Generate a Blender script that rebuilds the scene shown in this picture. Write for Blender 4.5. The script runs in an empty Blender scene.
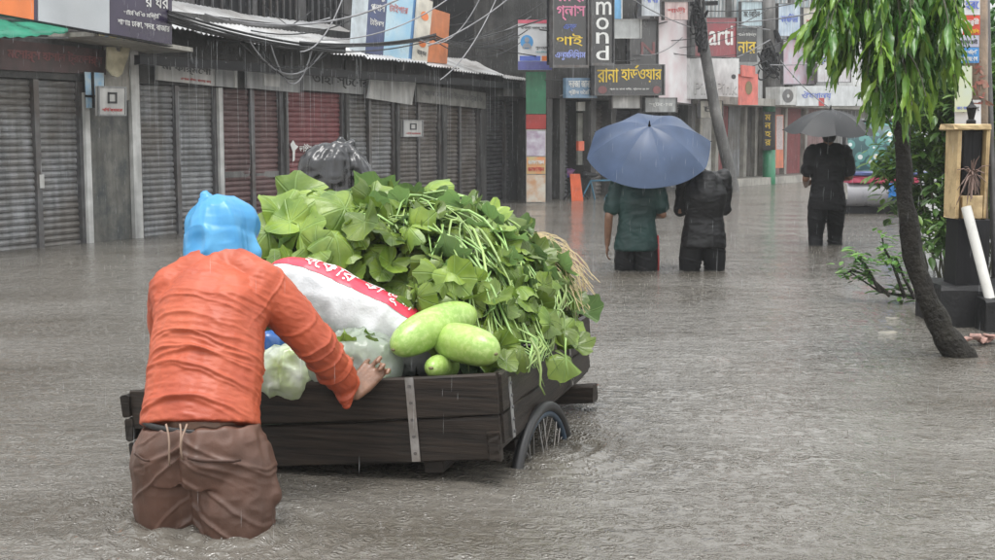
import bpy, bmesh, math, random
import numpy as np
from mathutils import Vector, Matrix

random.seed(7); RNG = np.random.default_rng(11)
SC = bpy.context.scene
COL = SC.collection
R = math.radians

# ------------------------------------------------------------------ camera
CAM_Z, PITCH, FPX = 1.20, R(6.35), 1330.0          # metres above the flood water, tilt down, focal length in photo pixels
cam = bpy.data.cameras.new('camera'); cam_o = bpy.data.objects.new('camera', cam); COL.objects.link(cam_o)
cam.sensor_width = 36.0; cam.lens = 36.0 * FPX / 995.0; cam.clip_end = 400; cam.clip_start = 0.05
cam_o.location = (0, 0, CAM_Z); cam_o.rotation_euler = (math.pi / 2 - PITCH, 0, 0)
SC.camera = cam_o
# ------------------------------------------------------------------ sky, sun, exposure (overcast, raining)
W = bpy.data.worlds.new('World'); SC.world = W; W.use_nodes = True
wn, wl = W.node_tree.nodes, W.node_tree.links
SUN_EL, SUN_ROT = R(78), R(190)
sky = wn.new('ShaderNodeTexSky'); sky.sky_type = 'NISHITA'; sky.sun_disc = False
sky.sun_elevation = SUN_EL; sky.sun_rotation = SUN_ROT; sky.air_density = 3.0; sky.dust_density = 1.2; sky.ozone_density = 1.0
hsv = wn.new('ShaderNodeHueSaturation'); hsv.inputs['Saturation'].default_value = 0.12   # cloud cover: the sky's blue is gone
wl.new(sky.outputs[0], hsv.inputs['Color']); wl.new(hsv.outputs[0], wn['Background'].inputs[0])
wn['Background'].inputs[1].default_value = 0.15
sun = bpy.data.lights.new('sun', 'SUN'); sun_o = bpy.data.objects.new('sun', sun); COL.objects.link(sun_o)
sun.energy = 1.5; sun.angle = R(30); sun.color = (1.0, 0.98, 0.95)
sd = Vector((math.sin(SUN_ROT) * math.cos(SUN_EL), math.cos(SUN_ROT) * math.cos(SUN_EL), math.sin(SUN_EL)))
sun_o.rotation_euler = (-sd).to_track_quat('-Z', 'Y').to_euler(); sun_o.location = (0, 0, 30)
SC.view_settings.view_transform = 'Standard'; SC.view_settings.look = 'None'
SC.view_settings.exposure = 1.15; SC.view_settings.gamma = 1.0
try: SC.view_settings.use_curve_mapping = False
except Exception: pass
SC.render.engine = 'CYCLES'
SC.cycles.max_bounces = 6; SC.cycles.diffuse_bounces = 3; SC.cycles.glossy_bounces = 3; SC.cycles.transmission_bounces = 4
SC.cycles.transparent_max_bounces = 12; SC.cycles.volume_bounces = 1; SC.cycles.sample_clamp_indirect = 6
SC.cycles.use_denoising = True

# ------------------------------------------------------------------ photo pixel -> place
FW = np.array([0, math.cos(PITCH), -math.sin(PITCH)]); UP = np.array([0, math.sin(PITCH), math.cos(PITCH)])
CO = np.array([0, 0, CAM_Z])
def ray(px, py):
    return FW * FPX + np.array([1, 0, 0]) * (px - 497.5) + UP * (280 - py)
def at_z(px, py, z=0.0):
    d = ray(px, py); return CO + d * ((z - CAM_Z) / d[2])
def at_y(px, py, y):
    d = ray(px, py); return CO + d * (y / d[1])
def on_plane(px, py, p0, n):
    d = ray(px, py); return CO + d * (np.dot(p0 - CO, n) / np.dot(d, n))
def nrm(v):
    v = np.asarray(v, float); return v / (np.linalg.norm(v) + 1e-12)

# ------------------------------------------------------------------ materials
MATS = {}
def mat(name, col, rough=0.5, var=0.15, scale=6.0, bump=0.0, bscale=40.0, metal=0.0, streak=0.0, col2=None, spec=0.5, trans=0.0,
        coat=0.0, objvar=0.0, detail=5.0, dirt=None, dscale=1.5, damt=0.5, sss=0.0, alpha=1.0):
    """Principled surface: colour with noise variation, optional vertical streaks, stains of their own colour, fine relief."""
    if name in MATS: return MATS[name]
    m = bpy.data.materials.new(name); m.use_nodes = True; MATS[name] = m
    nt = m.node_tree; N, L = nt.nodes, nt.links
    b = N['Principled BSDF']; out = N['Material Output']
    tc = N.new('ShaderNodeTexCoord'); geo = N.new('ShaderNodeNewGeometry')
    no = N.new('ShaderNodeTexNoise'); no.inputs['Scale'].default_value = scale; no.inputs['Detail'].default_value = detail
    L.new(geo.outputs['Position'], no.inputs['Vector'])
    c2 = col2 if col2 else tuple(c * (1 - var) * 0.85 for c in col)
    mx = N.new('ShaderNodeMix'); mx.data_type = 'RGBA'
    mx.inputs['A'].default_value = (*c2, 1); mx.inputs['B'].default_value = (*[min(c * (1 + var * 0.4), 1) for c in col], 1)
    rp = N.new('ShaderNodeMapRange'); rp.inputs['From Min'].default_value = 0.32; rp.inputs['From Max'].default_value = 0.68
    L.new(no.outputs[0], rp.inputs[0]); L.new(rp.outputs[0], mx.inputs['Factor'])
    last = mx.outputs['Result']
    if streak:
        mp = N.new('ShaderNodeMapping'); mp.inputs['Scale'].default_value = (9, 9, 0.5)
        L.new(geo.outputs['Position'], mp.inputs['Vector'])
        n2 = N.new('ShaderNodeTexNoise'); n2.inputs['Scale'].default_value = 1.6; n2.inputs['Detail'].default_value = 4
        L.new(mp.outputs[0], n2.inputs['Vector'])
        r2 = N.new('ShaderNodeMapRange'); r2.inputs['From Min'].default_value = 0.4; r2.inputs['From Max'].default_value = 0.7
        r2.inputs['To Min'].default_value = 1.0; r2.inputs['To Max'].default_value = 1.0 - streak
        L.new(n2.outputs[0], r2.inputs[0])
        m2 = N.new('ShaderNodeMix'); m2.data_type = 'RGBA'; m2.blend_type = 'MULTIPLY'; m2.inputs['Factor'].default_value = 1
        L.new(last, m2.inputs['A']); L.new(r2.outputs[0], m2.inputs['B']); last = m2.outputs['Result']
    if dirt:
        n3 = N.new('ShaderNodeTexNoise'); n3.inputs['Scale'].default_value = dscale; n3.inputs['Detail'].default_value = 8; n3.inputs['Roughness'].default_value = 0.65
        L.new(geo.outputs['Position'], n3.inputs['Vector'])
        r3 = N.new('ShaderNodeMapRange'); r3.inputs['From Min'].default_value = 0.45; r3.inputs['From Max'].default_value = 0.62; r3.inputs['To Max'].default_value = damt
        L.new(n3.outputs[0], r3.inputs[0])
        m3 = N.new('ShaderNodeMix'); m3.data_type = 'RGBA'; m3.inputs['B'].default_value = (*dirt, 1)
        L.new(last, m3.inputs['A']); L.new(r3.outputs[0], m3.inputs['Factor']); last = m3.outputs['Result']
    if objvar:
        oi = N.new('ShaderNodeObjectInfo'); hs = N.new('ShaderNodeHueSaturation')
        r4 = N.new('ShaderNodeMapRange'); r4.inputs['To Min'].default_value = 1 - objvar; r4.inputs['To Max'].default_value = 1 + objvar
        r5 = N.new('ShaderNodeMapRange'); r5.inputs['To Min'].default_value = 0.5 - objvar * 0.06; r5.inputs['To Max'].default_value = 0.5 + objvar * 0.06
        mm = N.new('ShaderNodeMath'); mm.operation = 'FRACT'; mk = N.new('ShaderNodeMath'); mk.operation = 'MULTIPLY'; mk.inputs[1].default_value = 7.31
        L.new(oi.outputs['Random'], r4.inputs[0]); L.new(oi.outputs['Random'], mk.inputs[0]); L.new(mk.outputs[0], mm.inputs[0]); L.new(mm.outputs[0], r5.inputs[0])
        L.new(r4.outputs[0], hs.inputs['Value']); L.new(r5.outputs[0], hs.inputs['Hue']); L.new(last, hs.inputs['Color']); last = hs.outputs[0]
    L.new(last, b.inputs['Base Color'])
    rr = N.new('ShaderNodeMapRange'); rr.inputs['To Min'].default_value = max(rough - 0.12, 0.03); rr.inputs['To Max'].default_value = min(rough + 0.12, 1)
    L.new(no.outputs[0], rr.inputs[0]); L.new(rr.outputs[0], b.inputs['Roughness'])
    b.inputs['Metallic'].default_value = metal; b.inputs['Specular IOR Level'].default_value = spec
    if coat: b.inputs['Coat Weight'].default_value = coat; b.inputs['Coat Roughness'].default_value = 0.15
    if sss: b.inputs['Subsurface Weight'].default_value = sss; b.inputs['Subsurface Radius'].default_value = (0.01, 0.004, 0.002)
    if alpha < 1: b.inputs['Alpha'].default_value = alpha
    if bump:
        nb = N.new('ShaderNodeTexNoise'); nb.inputs['Scale'].default_value = bscale; nb.inputs['Detail'].default_value = 4
        L.new(geo.outputs['Position'], nb.inputs['Vector'])
        bp = N.new('ShaderNodeBump'); bp.inputs['Strength'].default_value = 1.0; bp.inputs['Distance'].default_value = bump
        L.new(nb.outputs[0], bp.inputs['Height']); L.new(bp.outputs[0], b.inputs['Normal'])
    if trans:
        tr = N.new('ShaderNodeBsdfTranslucent'); ms = N.new('ShaderNodeMixShader'); ms.inputs[0].default_value = trans
        L.new(last, tr.inputs['Color']); L.new(b.outputs[0], ms.inputs[1]); L.new(tr.outputs[0], ms.inputs[2]); L.new(ms.outputs[0], out.inputs['Surface'])
    return m

def srgb(r, g, b):
    f = lambda c: ((c / 255 + 0.055) / 1.055) ** 2.4 if c > 10 else c / 255 / 12.92
    return (f(r), f(g), f(b))

# ------------------------------------------------------------------ mesh building
class MB:
    def __init__(s): s.v = []; s.f = []; s.mi = []; s.smooth = False
    def add(s, vs, fs, mi=0):
        n = len(s.v); s.v += [tuple(map(float, p)) for p in vs]; s.f += [tuple(i + n for i in f) for f in fs]; s.mi += [mi] * len(fs); return s
    def quad(s, a, b, c, d, mi=0): return s.add([a, b, c, d], [(0, 1, 2, 3)], mi)
    def hexa(s, p, mi=0):           # 8 corners: 0-3 bottom loop, 4-7 top loop
        return s.add(p, [(3, 2, 1, 0), (4, 5, 6, 7), (0, 1, 5, 4), (1, 2, 6, 5), (2, 3, 7, 6), (3, 0, 4, 7)], mi)
    def box(s, o, ex, ey, ez, mi=0):  # corner o and three edge vectors
        o, ex, ey, ez = [np.asarray(k, float) for k in (o, ex, ey, ez)]
        return s.hexa([o, o + ex, o + ex + ey, o + ey, o + ez, o + ex + ez, o + ex + ey + ez, o + ey + ez], mi)
    def rbox(s, o, ex, ey, ez, c=0.006):   # box with chamfered vertical-ish edges, slightly irregular: a plank
        o, ex, ey, ez = [np.asarray(k, float) for k in (o, ex, ey, ez)]
        lx, ly, lz = [np.linalg.norm(k) for k in (ex, ey, ez)]
        ux, uy, uz = ex / lx, ey / ly, ez / lz
        c = min(c, lx * .3, ly * .3, lz * .3); vs, fs = [], []
        prof = [(c, 0), (ly - c, 0), (ly, c), (ly, lz - c), (ly - c, lz), (c, lz), (0, lz - c), (0, c)]
        n = 9
        for i in range(n):
            t = lx * i / (n - 1)
            for k, (a, b) in enumerate(prof):
                j = RNG.normal(0, c * 0.25, 2)
                vs.append(o + ux * (t + (RNG.normal(0, c * .6) if i in (0, n - 1) else 0)) + uy * (a + j[0]) + uz * (b + j[1]))
        for i in range(n - 1):
            for k in range(8):
                fs.append((i * 8 + k, i * 8 + (k + 1) % 8, i * 8 + 8 + (k + 1) % 8, i * 8 + 8 + k))
        fs.append(tuple(reversed(range(8)))); fs.append(tuple((n - 1) * 8 + k for k in range(8)))
        return s.add(vs, fs)
    def loft(s, rings, cap=True, closed=True, mi=0):
        n = len(rings[0]); vs = [p for r in rings for p in r]; fs = []
        for i in range(len(rings) - 1):
            for k in range(n if closed else n - 1):
                k2 = (k + 1) % n; fs.append((i * n + k, i * n + k2, (i + 1) * n + k2, (i + 1) * n + k))
        if cap and closed:
            fs.append(tuple(reversed(range(n)))); m = (len(rings) - 1) * n; fs.append(tuple(m + k for k in range(n)))
        return s.add(vs, fs, mi)
    def tube(s, pts, r, n=8, cap=True, side=None, mi=0):
        """r: one radius, list of radii, or list of (a, b) half axes; side fixes the a axis."""
        pts = [np.asarray(p, float) for p in pts]; k = len(pts)
        if np.isscalar(r): r = [r] * k
        rings = []; prev = None
        for i, p in enumerate(pts):
            t = nrm(pts[min(i + 1, k - 1)] - pts[max(i - 1, 0)])
            ref = np.asarray(side, float) if side is not None else (prev if prev is not None else (np.array([0, 0, 1.]) if abs(t[2]) < .9 else np.array([1., 0, 0])))
            a = ref - t * np.dot(ref, t); a = nrm(a); b = np.cross(t, a); prev = a
            ra, rb = (r[i], r[i]) if np.isscalar(r[i]) else r[i]
            rings.append([p + a * ra * math.cos(2 * math.pi * j / n) + b * rb * math.sin(2 * math.pi * j / n) for j in range(n)])
        return s.loft(rings, cap, mi=mi)
    def caps(s, pts, r, n=12, side=None):
        """tube with rounded ends (for bodies)"""
        pts = [np.asarray(p, float) for p in pts]; k = len(pts)
        if np.isscalar(r): r = [r] * k
        r = [(x, x) if np.isscalar(x) else tuple(x) for x in r]
        d0 = nrm(pts[0] - pts[1]); d1 = nrm(pts[-1] - pts[-2]); P, Q = [], []
        for a in (85, 60, 30): P.append(pts[0] + d0 * min(r[0]) * math.sin(R(a))); Q.append(tuple(x * math.cos(R(a)) for x in r[0]))
        P += pts; Q += r
        for a in (30, 60, 85): P.append(pts[-1] + d1 * min(r[-1]) * math.sin(R(a))); Q.append(tuple(x * math.cos(R(a)) for x in r[-1]))
        if side is None:
            t = nrm(pts[-1] - pts[0]); side = np.array([0, 0, 1.]) if abs(t[2]) < .8 else np.array([1., 0, 0])
        return s.tube(P, Q, n, True, side)
    def ball(s, c, rx, ry=None, rz=None, n=12, m=8, ax=None):
        ry = ry or rx; rz = rz or rx; c = np.asarray(c, float); ax = ax or (np.array([1., 0, 0]), np.array([0, 1., 0]), np.array([0, 0, 1.]))
        rings = []
        for i in range(m + 1):
            ph = -math.pi / 2 + math.pi * (i if 0 < i < m else (0.04 if i == 0 else m - .04)) / m
            rings.append([c + ax[0] * rx * math.cos(ph) * math.cos(2 * math.pi * j / n) + ax[1] * ry * math.cos(ph) * math.sin(2 * math.pi * j / n) + ax[2] * rz * math.sin(ph) for j in range(n)])
        return s.loft(rings)

WLOC = {}
def put(o, parent=None, origin=None):
    COL.objects.link(o)
    if parent is not None: o.parent = parent
    return o
def obj(name, mb, material, parent=None, smooth=False, base=None):
    """One mesh object from an MB in world coordinates; its origin is its parent's (or base)."""
    mats_ = material if isinstance(material, (list, tuple)) else [material]
    org = np.array(WLOC[parent.name]) if parent is not None else np.array(base if base is not None else (0, 0, 0), float)
    me = bpy.data.meshes.new(name)
    V = np.array(mb.v, float).reshape(-1, 3) - org
    me.from_pydata(V.tolist(), [], mb.f)
    for m in mats_: me.materials.append(m)
    if len(mats_) > 1: me.polygons.foreach_set('material_index', mb.mi)
    if smooth: me.polygons.foreach_set('use_smooth', [True] * len(me.polygons))
    me.update()
    o = bpy.data.objects.new(name, me); put(o, parent)
    if parent is None: o.location = org
    if name in ('lettering', 'fibres', 'spokes', 'twigs', 'stems'): o['kind'] = 'stuff'      # too fine to pick apart
    WLOC[o.name] = tuple(org)
    return o
def mobj(name, me, material, parent, org, smooth=True):
    """object from a ready mesh whose vertices are already relative to the parent's origin"""
    me.name = name
    if not me.materials: me.materials.append(material)
    if smooth: me.polygons.foreach_set('use_smooth', [True] * len(me.polygons))
    o = bpy.data.objects.new(name, me); put(o, parent)
    if parent is None: o.location = org
    WLOC[o.name] = tuple(org); return o
def tag(o, label=None, cat=None, group=None, kind=None):
    if label: o['label'] = label
    if cat: o['category'] = cat
    if group: o['group'] = group
    if kind: o['kind'] = kind
    return o
def thing(name, label, cat, loc, group=None):
    o = bpy.data.objects.new(name, None); o.empty_display_size = 0.1; COL.objects.link(o); o.location = [float(c) for c in loc]
    WLOC[o.name] = tuple(float(c) for c in loc); return tag(o, label, cat, group)

def vnoise(P, scale=1.0, seed=0):
    """value noise in [-1, 1] at points P (n,3)"""
    Q = np.asarray(P, float) * scale + seed * 17.31; I = np.floor(Q).astype(np.int64); F = Q - I; F = F * F * (3 - 2 * F)
    def h(i, j, k):
        n = (i * 374761393 + j * 668265263 + k * 2147483647 + seed * 1274126177) & 0xFFFFFFFF
        n = ((n ^ (n >> 13)) * 1274126177) & 0xFFFFFFFF; n = n ^ (n >> 16)
        return (n & 0xFFFF) / 32767.5 - 1
    r = 0
    for a in (0, 1):
        for b in (0, 1):
            for c in (0, 1):
                w = (F[:, 0] if a else 1 - F[:, 0]) * (F[:, 1] if b else 1 - F[:, 1]) * (F[:, 2] if c else 1 - F[:, 2])
                r = r + w * h(I[:, 0] + a, I[:, 1] + b, I[:, 2] + c)
    return r

def ridge(P, scale, seed): return 1 - 2.3 * np.abs(vnoise(P, scale, seed))
def remesh(mb, voxel, smooth=6, factor=0.5):
    """voxel-join overlapping closed pieces into one continuous surface; returns (verts, faces, normals)"""
    me = bpy.data.meshes.new('tmp'); me.from_pydata(mb.v, [], mb.f); me.update()
    bm = bmesh.new(); bm.from_mesh(me); bmesh.ops.recalc_face_normals(bm, faces=bm.faces); bm.to_mesh(me); bm.free()
    o = bpy.data.objects.new('tmp', me); COL.objects.link(o)
    md = o.modifiers.new('r', 'REMESH'); md.mode = 'VOXEL'; md.voxel_size = voxel
    if smooth: ms = o.modifiers.new('s', 'SMOOTH'); ms.iterations = smooth; ms.factor = factor
    dg = bpy.context.evaluated_depsgraph_get(); ev = o.evaluated_get(dg)
    m2 = bpy.data.meshes.new_from_object(ev)
    bpy.data.objects.remove(o); bpy.data.meshes.remove(me)
    n = len(m2.vertices); V = np.zeros(n * 3); m2.vertices.foreach_get('co', V); V = V.reshape(-1, 3)
    Nn = np.zeros(n * 3); m2.vertex_normals.foreach_get('vector', Nn); Nn = Nn.reshape(-1, 3)
    return m2, V, Nn
def skin_obj(name, mb, voxel, material, parent, smooth=6, disp=None, factor=0.5):
    me, V, Nn = remesh(mb, voxel, smooth, factor)
    if disp is not None: V = V + (Nn * disp(V, Nn)[:, None])
    org = np.array(WLOC[parent.name]); me.vertices.foreach_set('co', (V - org).ravel()); me.update()
    return mobj(name, me, material, parent, org)

# ------------------------------------------------------------------ lettering
_TX = {}
def text_geo(body):
    if body in _TX: return _TX[body]
    c = bpy.data.curves.new('t', 'FONT'); c.body = body; c.size = 1; c.resolution_u = 3
    o = bpy.data.objects.new('t', c); COL.objects.link(o)
    dg = bpy.context.evaluated_depsgraph_get(); me = bpy.data.meshes.new_from_object(o.evaluated_get(dg))
    V = np.array([v.co[:] for v in me.vertices])[:, :2]; Fc = [tuple(p.vertices) for p in me.polygons]
    bpy.data.objects.remove(o); bpy.data.curves.remove(c); bpy.data.meshes.remove(me)
    mn, mx = V.min(0), V.max(0); V = (V - mn) / (mx - mn); _TX[body] = (V, Fc); return _TX[body]
class Board:
    """flat board given by four corners (TL, TR, BR, BL), with thickness away from its front"""
    def __init__(s, tl, tr, br, bl, front):
        s.c = [np.asarray(p, float) for p in (tl, tr, br, bl)]; s.n = nrm(np.cross(s.c[1] - s.c[0], s.c[3] - s.c[0]))
        if np.dot(s.n, front) < 0: s.n = -s.n
    def p(s, u, v, off=0.0):      # u right, v up, 0..1
        tl, tr, br, bl = s.c
        return (bl * (1 - u) + br * u) * (1 - v) + (tl * (1 - u) + tr * u) * v + s.n * off
    def slab(s, u0=0, v0=0, u1=1, v1=1, th=0.04, off=0.0):
        m = MB(); a = [s.p(u0, v0, off), s.p(u1, v0, off), s.p(u1, v1, off), s.p(u0, v1, off)]
        m.hexa([q - s.n * th for q in a] + a); return m
    def text(s, body, u0, v0, u1, v1, off=0.004, mb=None):
        V, Fc = text_geo(body); m = mb or MB(); w = (v1 - v0) * np.linalg.norm(s.c[0] - s.c[3]) * .035 / np.linalg.norm(s.c[1] - s.c[0])
        for k, du in enumerate((0, -w, w)):          # three passes thicken the strokes
            m.add([s.p(u0 + (u1 - u0) * x + du, v0 + (v1 - v0) * y, off + .0012 * k) for x, y in V], Fc)
        return m
    def disc(s, u, v, ru, rv, off=0.004, n=20):
        m = MB(); m.add([s.p(u + ru * math.cos(2 * math.pi * k / n), v + rv * math.sin(2 * math.pi * k / n), off) for k in range(n)], [tuple(range(n))]); return m
# ================================================================== SETTING: drowned street and flood water
GROUND_Z = -0.52
M_road = mat('wet asphalt', (0.05, 0.048, 0.045), 0.5, 0.3, 4, 0.004, 60)
def ground_z(x, y):     # the drowned street, a little higher on the far right
    s = lambda a: np.clip(a, 0, 1) ** 2 * (3 - 2 * np.clip(a, 0, 1))
    return -.60 + .18 * s((np.asarray(y) - 11.0) / 2.8) * s((np.asarray(x) - 1.2) / 2.0)
gx, gy = np.linspace(-62, 62, 90), np.linspace(-22, 72, 90)
mb = MB(); mb.loft([[np.array([x, y, float(ground_z(x, y))]) for x in gx] for y in gy], cap=False, closed=False)
tag(obj('street', mb, M_road, smooth=True), kind='structure')

def water_material():
    m = bpy.data.materials.new('muddy flood water'); m.use_nodes = True; N, L = m.node_tree.nodes, m.node_tree.links
    b = N['Principled BSDF']; geo = N.new('ShaderNodeNewGeometry')
    # muddy colour, drifting patches
    n1 = N.new('ShaderNodeTexNoise'); n1.inputs['Scale'].default_value = 0.5; n1.inputs['Detail'].default_value = 5
    mp = N.new('ShaderNodeMapping'); mp.inputs['Scale'].default_value = (1, 2.2, 1); L.new(geo.outputs['Position'], mp.inputs[0]); L.new(mp.outputs[0], n1.inputs['Vector'])
    cr = N.new('ShaderNodeMix'); cr.data_type = 'RGBA'; cr.inputs['A'].default_value = (0.075, 0.066, 0.053, 1); cr.inputs['B'].default_value = (0.130, 0.121, 0.107, 1)
    mr = N.new('ShaderNodeMapRange'); mr.inputs['From Min'].default_value = .35; mr.inputs['From Max'].default_value = .65
    L.new(n1.outputs[0], mr.inputs[0]); L.new(mr.outputs[0], cr.inputs['Factor']); L.new(cr.outputs['Result'], b.inputs['Base Color'])
    b.inputs['Roughness'].default_value = 0.05; b.inputs['IOR'].default_value = 1.55; b.inputs['Specular IOR Level'].default_value = 0.5
    # relief: chop, ripples, rain rings
    def add(a, c):
        q = N.new('ShaderNodeMath'); q.operation = 'ADD'; L.new(a, q.inputs[0]); L.new(c, q.inputs[1]); return q.outputs[0]
    def mul(a, k):
        q = N.new('ShaderNodeMath'); q.operation = 'MULTIPLY'; L.new(a, q.inputs[0])
        if np.isscalar(k): q.inputs[1].default_value = k
        else: L.new(k, q.inputs[1])
        return q.outputs[0]
    def noise(sc, det, sx=1.0, sy=1.0):
        q = N.new('ShaderNodeMapping'); q.inputs['Scale'].default_value = (sx, sy, 1); L.new(geo.outputs['Position'], q.inputs[0])
        n = N.new('ShaderNodeTexNoise'); n.inputs['Scale'].default_value = sc; n.inputs['Detail'].default_value = det; n.inputs['Roughness'].default_value = 0.6; L.new(q.outputs[0], n.inputs['Vector']); return n.outputs[0]
    h = add(mul(noise(4.5, 3, 0.8, 1.3), 0.020), mul(noise(15, 3, .8, 1.2), 0.010))
    ms = N.new('ShaderNodeMapRange'); ms.inputs['From Min'].default_value = .40; ms.inputs['From Max'].default_value = .62; ms.inputs['To Min'].default_value = .12; ms.inputs['To Max'].default_value = 1.35
    L.new(noise(.7, 4, .5, 1.3), ms.inputs[0])                       # calmer and rougher patches
    h = add(h, mul(mul(noise(46, 3), ms.outputs[0]), 0.0048))
    h = add(h, mul(mul(noise(95, 2), ms.outputs[0]), 0.0020))
    for sc, off, am in ((9.5, 0.0, 0.0026), (13, 3.3, 0.0024), (21, 7.7, 0.0020), (27, 1.7, 0.0016)):
        q = N.new('ShaderNodeMapping'); q.inputs['Location'].default_value = (off, off * 2, 0); L.new(geo.outputs['Position'], q.inputs[0])
        v = N.new('ShaderNodeTexVoronoi'); v.inputs['Scale'].default_value = sc; v.voronoi_dimensions = '2D'; L.new(q.outputs[0], v.inputs['Vector'])
        s1 = N.new('ShaderNodeMath'); s1.operation = 'SINE'
        ph = N.new('ShaderNodeMath'); ph.operation = 'MULTIPLY_ADD'; ph.inputs[1].default_value = 26.0
        sp = N.new('ShaderNodeSeparateColor'); L.new(v.outputs['Color'], sp.inputs[0])
        L.new(v.outputs['Distance'], ph.inputs[0]); L.new(mul(sp.outputs[0], 6.28), ph.inputs[2]); L.new(ph.outputs[0], s1.inputs[0])
        fd = N.new('ShaderNodeMapRange'); fd.inputs['From Min'].default_value = 0.05; fd.inputs['From Max'].default_value = 0.45; fd.inputs['To Min'].default_value = 1; fd.inputs['To Max'].default_value = 0
        L.new(v.outputs['Distance'], fd.inputs[0])
        on = N.new('ShaderNodeMath'); on.operation = 'GREATER_THAN'; on.inputs[1].default_value = 0.45; L.new(sp.outputs[1], on.inputs[0])
        h = add(h, mul(mul(mul(s1.outputs[0], fd.outputs[0]), on.outputs[0]), am))
    bp = N.new('ShaderNodeBump'); bp.inputs['Strength'].default_value = 1.0; bp.inputs['Distance'].default_value = 1.0
    L.new(h, bp.inputs['Height']); L.new(bp.outputs[0], b.inputs['Normal'])
    return m
M_water = water_material()

def flood_water(disturb):
    """one sheet: fine squares where the street is near, coarse ones towards its edges; disturb = (x, y, radius, height) rings"""
    def axis(lo, hi, c0, c1, fine, grow):
        a = list(np.arange(c0, c1, fine)); s = fine
        while a[-1] < hi: s *= grow; a.append(a[-1] + s)
        s = fine
        while a[0] > lo: s *= grow; a.insert(0, a[0] - s)
        return np.array(a)
    xs = axis(-60, 60, -2.4, 2.2, 0.017, 1.042); ys = axis(-22, 70, 2.9, 6.0, 0.015, 1.036)
    X, Y = np.meshgrid(xs, ys); P = np.stack([X.ravel(), Y.ravel(), np.zeros(X.size)], 1)
    z = 0.010 * vnoise(P * [1, 1.6, 1], 1.6, 1) + 0.006 * vnoise(P * [1, 1.3, 1], 4.1, 2) + 0.003 * vnoise(P, 11, 3) + 0.0016 * vnoise(P, 26, 4)
    for (cx, cy, r0, am) in disturb:
        d = np.hypot(P[:, 0] - cx, (P[:, 1] - cy)) - r0; d = d + 0.03 * vnoise(P, 6, 5)
        z = z + am * np.cos(d * 2 * math.pi / 0.085) * np.exp(-np.clip(d, 0, None) / 0.26) * (d > -0.12) + am * 0.7 * np.exp(-(d / 0.05) ** 2) * (1 + .8 * vnoise(P, 14, 6))
    fall = np.clip((9 - np.abs(P[:, 1] - 5)) / 3, 0, 1); z = z * (0.35 + 0.65 * fall)
    P[:, 2] = z; nx, ny = len(xs), len(ys)
    i = (np.arange(ny - 1)[:, None] * nx + np.arange(nx - 1)[None, :]).ravel()
    F = np.stack([i, i + 1, i + nx + 1, i + nx], 1)
    me = bpy.data.meshes.new('flood_water'); me.vertices.add(len(P)); me.vertices.foreach_set('co', P.ravel())
    me.loops.add(F.size); me.loops.foreach_set('vertex_index', F.ravel()); me.polygons.add(len(F)); me.polygons.foreach_set('loop_start', np.arange(0, F.size, 4))
    me.update(calc_edges=True); me.polygons.foreach_set('use_smooth', [True] * len(F)); me.materials.append(M_water)
    o = bpy.data.objects.new('flood_water', me); COL.objects.link(o); tag(o, kind='structure'); return o
# ================================================================== LEFT: the row of shuttered shops
LA, LB = at_z(0, 252), at_z(480, 203)
LU = nrm(LB - LA); LN = np.array([LU[1], -LU[0], 0.0])        # along the row, out into the street
ZV = np.array([0, 0, 1.0])
def Lp(px, py, off=0.0): return on_plane(px, py, LA + LN * off, LN)
def Ls(px, off=0.0): return float(np.dot(Lp(px, 160, off) - LA, LU))
def Lz(px, py, off=0.0): return float(Lp(px, py, off)[2])
def Lw(s, off, z): return LA + LU * s + LN * off + ZV * z
def Lbox(s0, s1, o0, o1, z0, z1, mb=None):
    return (mb or MB()).box(Lw(s0, o1, z0), LU * (s1 - s0), LN * (o0 - o1), ZV * (z1 - z0))

M_conc = mat('stained wet concrete', (0.16, 0.155, 0.15), 0.55, 0.35, 2.2, 0.006, 30, streak=0.45, dirt=(0.035, 0.035, 0.035), damt=0.7)
M_conc_d = mat('dark mouldy concrete', (0.085, 0.082, 0.08), 0.6, 0.4, 1.6, 0.006, 30, streak=0.5, dirt=(0.02, 0.02, 0.02), damt=0.7)
M_plaster = mat('dirty cream plaster', (0.42, 0.40, 0.36), 0.5, 0.25, 4, 0.003, 40, streak=0.35, dirt=(0.12, 0.115, 0.1), damt=0.5)
M_white_p = mat('grubby white paint', (0.55, 0.55, 0.54), 0.4, 0.2, 5, 0.002, 60, streak=0.3, dirt=(0.22, 0.21, 0.19), damt=0.45)
M_shut = mat('galvanised shutter', (0.25, 0.255, 0.265), 0.42, 0.25, 3, 0.001, 80, metal=0.1, streak=0.5, dirt=(0.10, 0.085, 0.07), damt=0.75, dscale=1.1)
M_shut_b = mat('brownish shutter', (0.21, 0.195, 0.185), 0.45, 0.3, 3, 0.001, 80, metal=0.2, streak=0.5, dirt=(0.07, 0.05, 0.035), damt=0.8, dscale=1.1)
M_shut_m = mat('maroon shutter', (0.16, 0.092, 0.09), 0.5, 0.3, 3, 0.001, 80, metal=0.1, streak=0.3, dirt=(0.05, 0.04, 0.04), damt=0.5)
M_shut_r = mat('red painted shutter', (0.24, 0.075, 0.08), 0.5, 0.3, 3, 0.001, 80, streak=0.3, dirt=(0.08, 0.03, 0.03), damt=0.4)
M_shut_d = mat('dark shutter', (0.055, 0.055, 0.06), 0.42, 0.3, 3, 0.001, 80, metal=0.2, streak=0.3)
M_steel = mat('weathered steel', (0.13, 0.13, 0.135), 0.4, 0.3, 8, 0.001, 90, metal=0.5, dirt=(0.08, 0.05, 0.03), damt=0.4)
M_black = mat('black paint', (0.010, 0.010, 0.012), 0.5, 0.3, 8, spec=.25)
M_roofs = mat('corrugated iron', (0.42, 0.425, 0.43), 0.32, 0.25, 1.4, 0.002, 40, metal=0.2, dirt=(0.13, 0.115, 0.1), damt=0.55, dscale=1.2)
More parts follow.
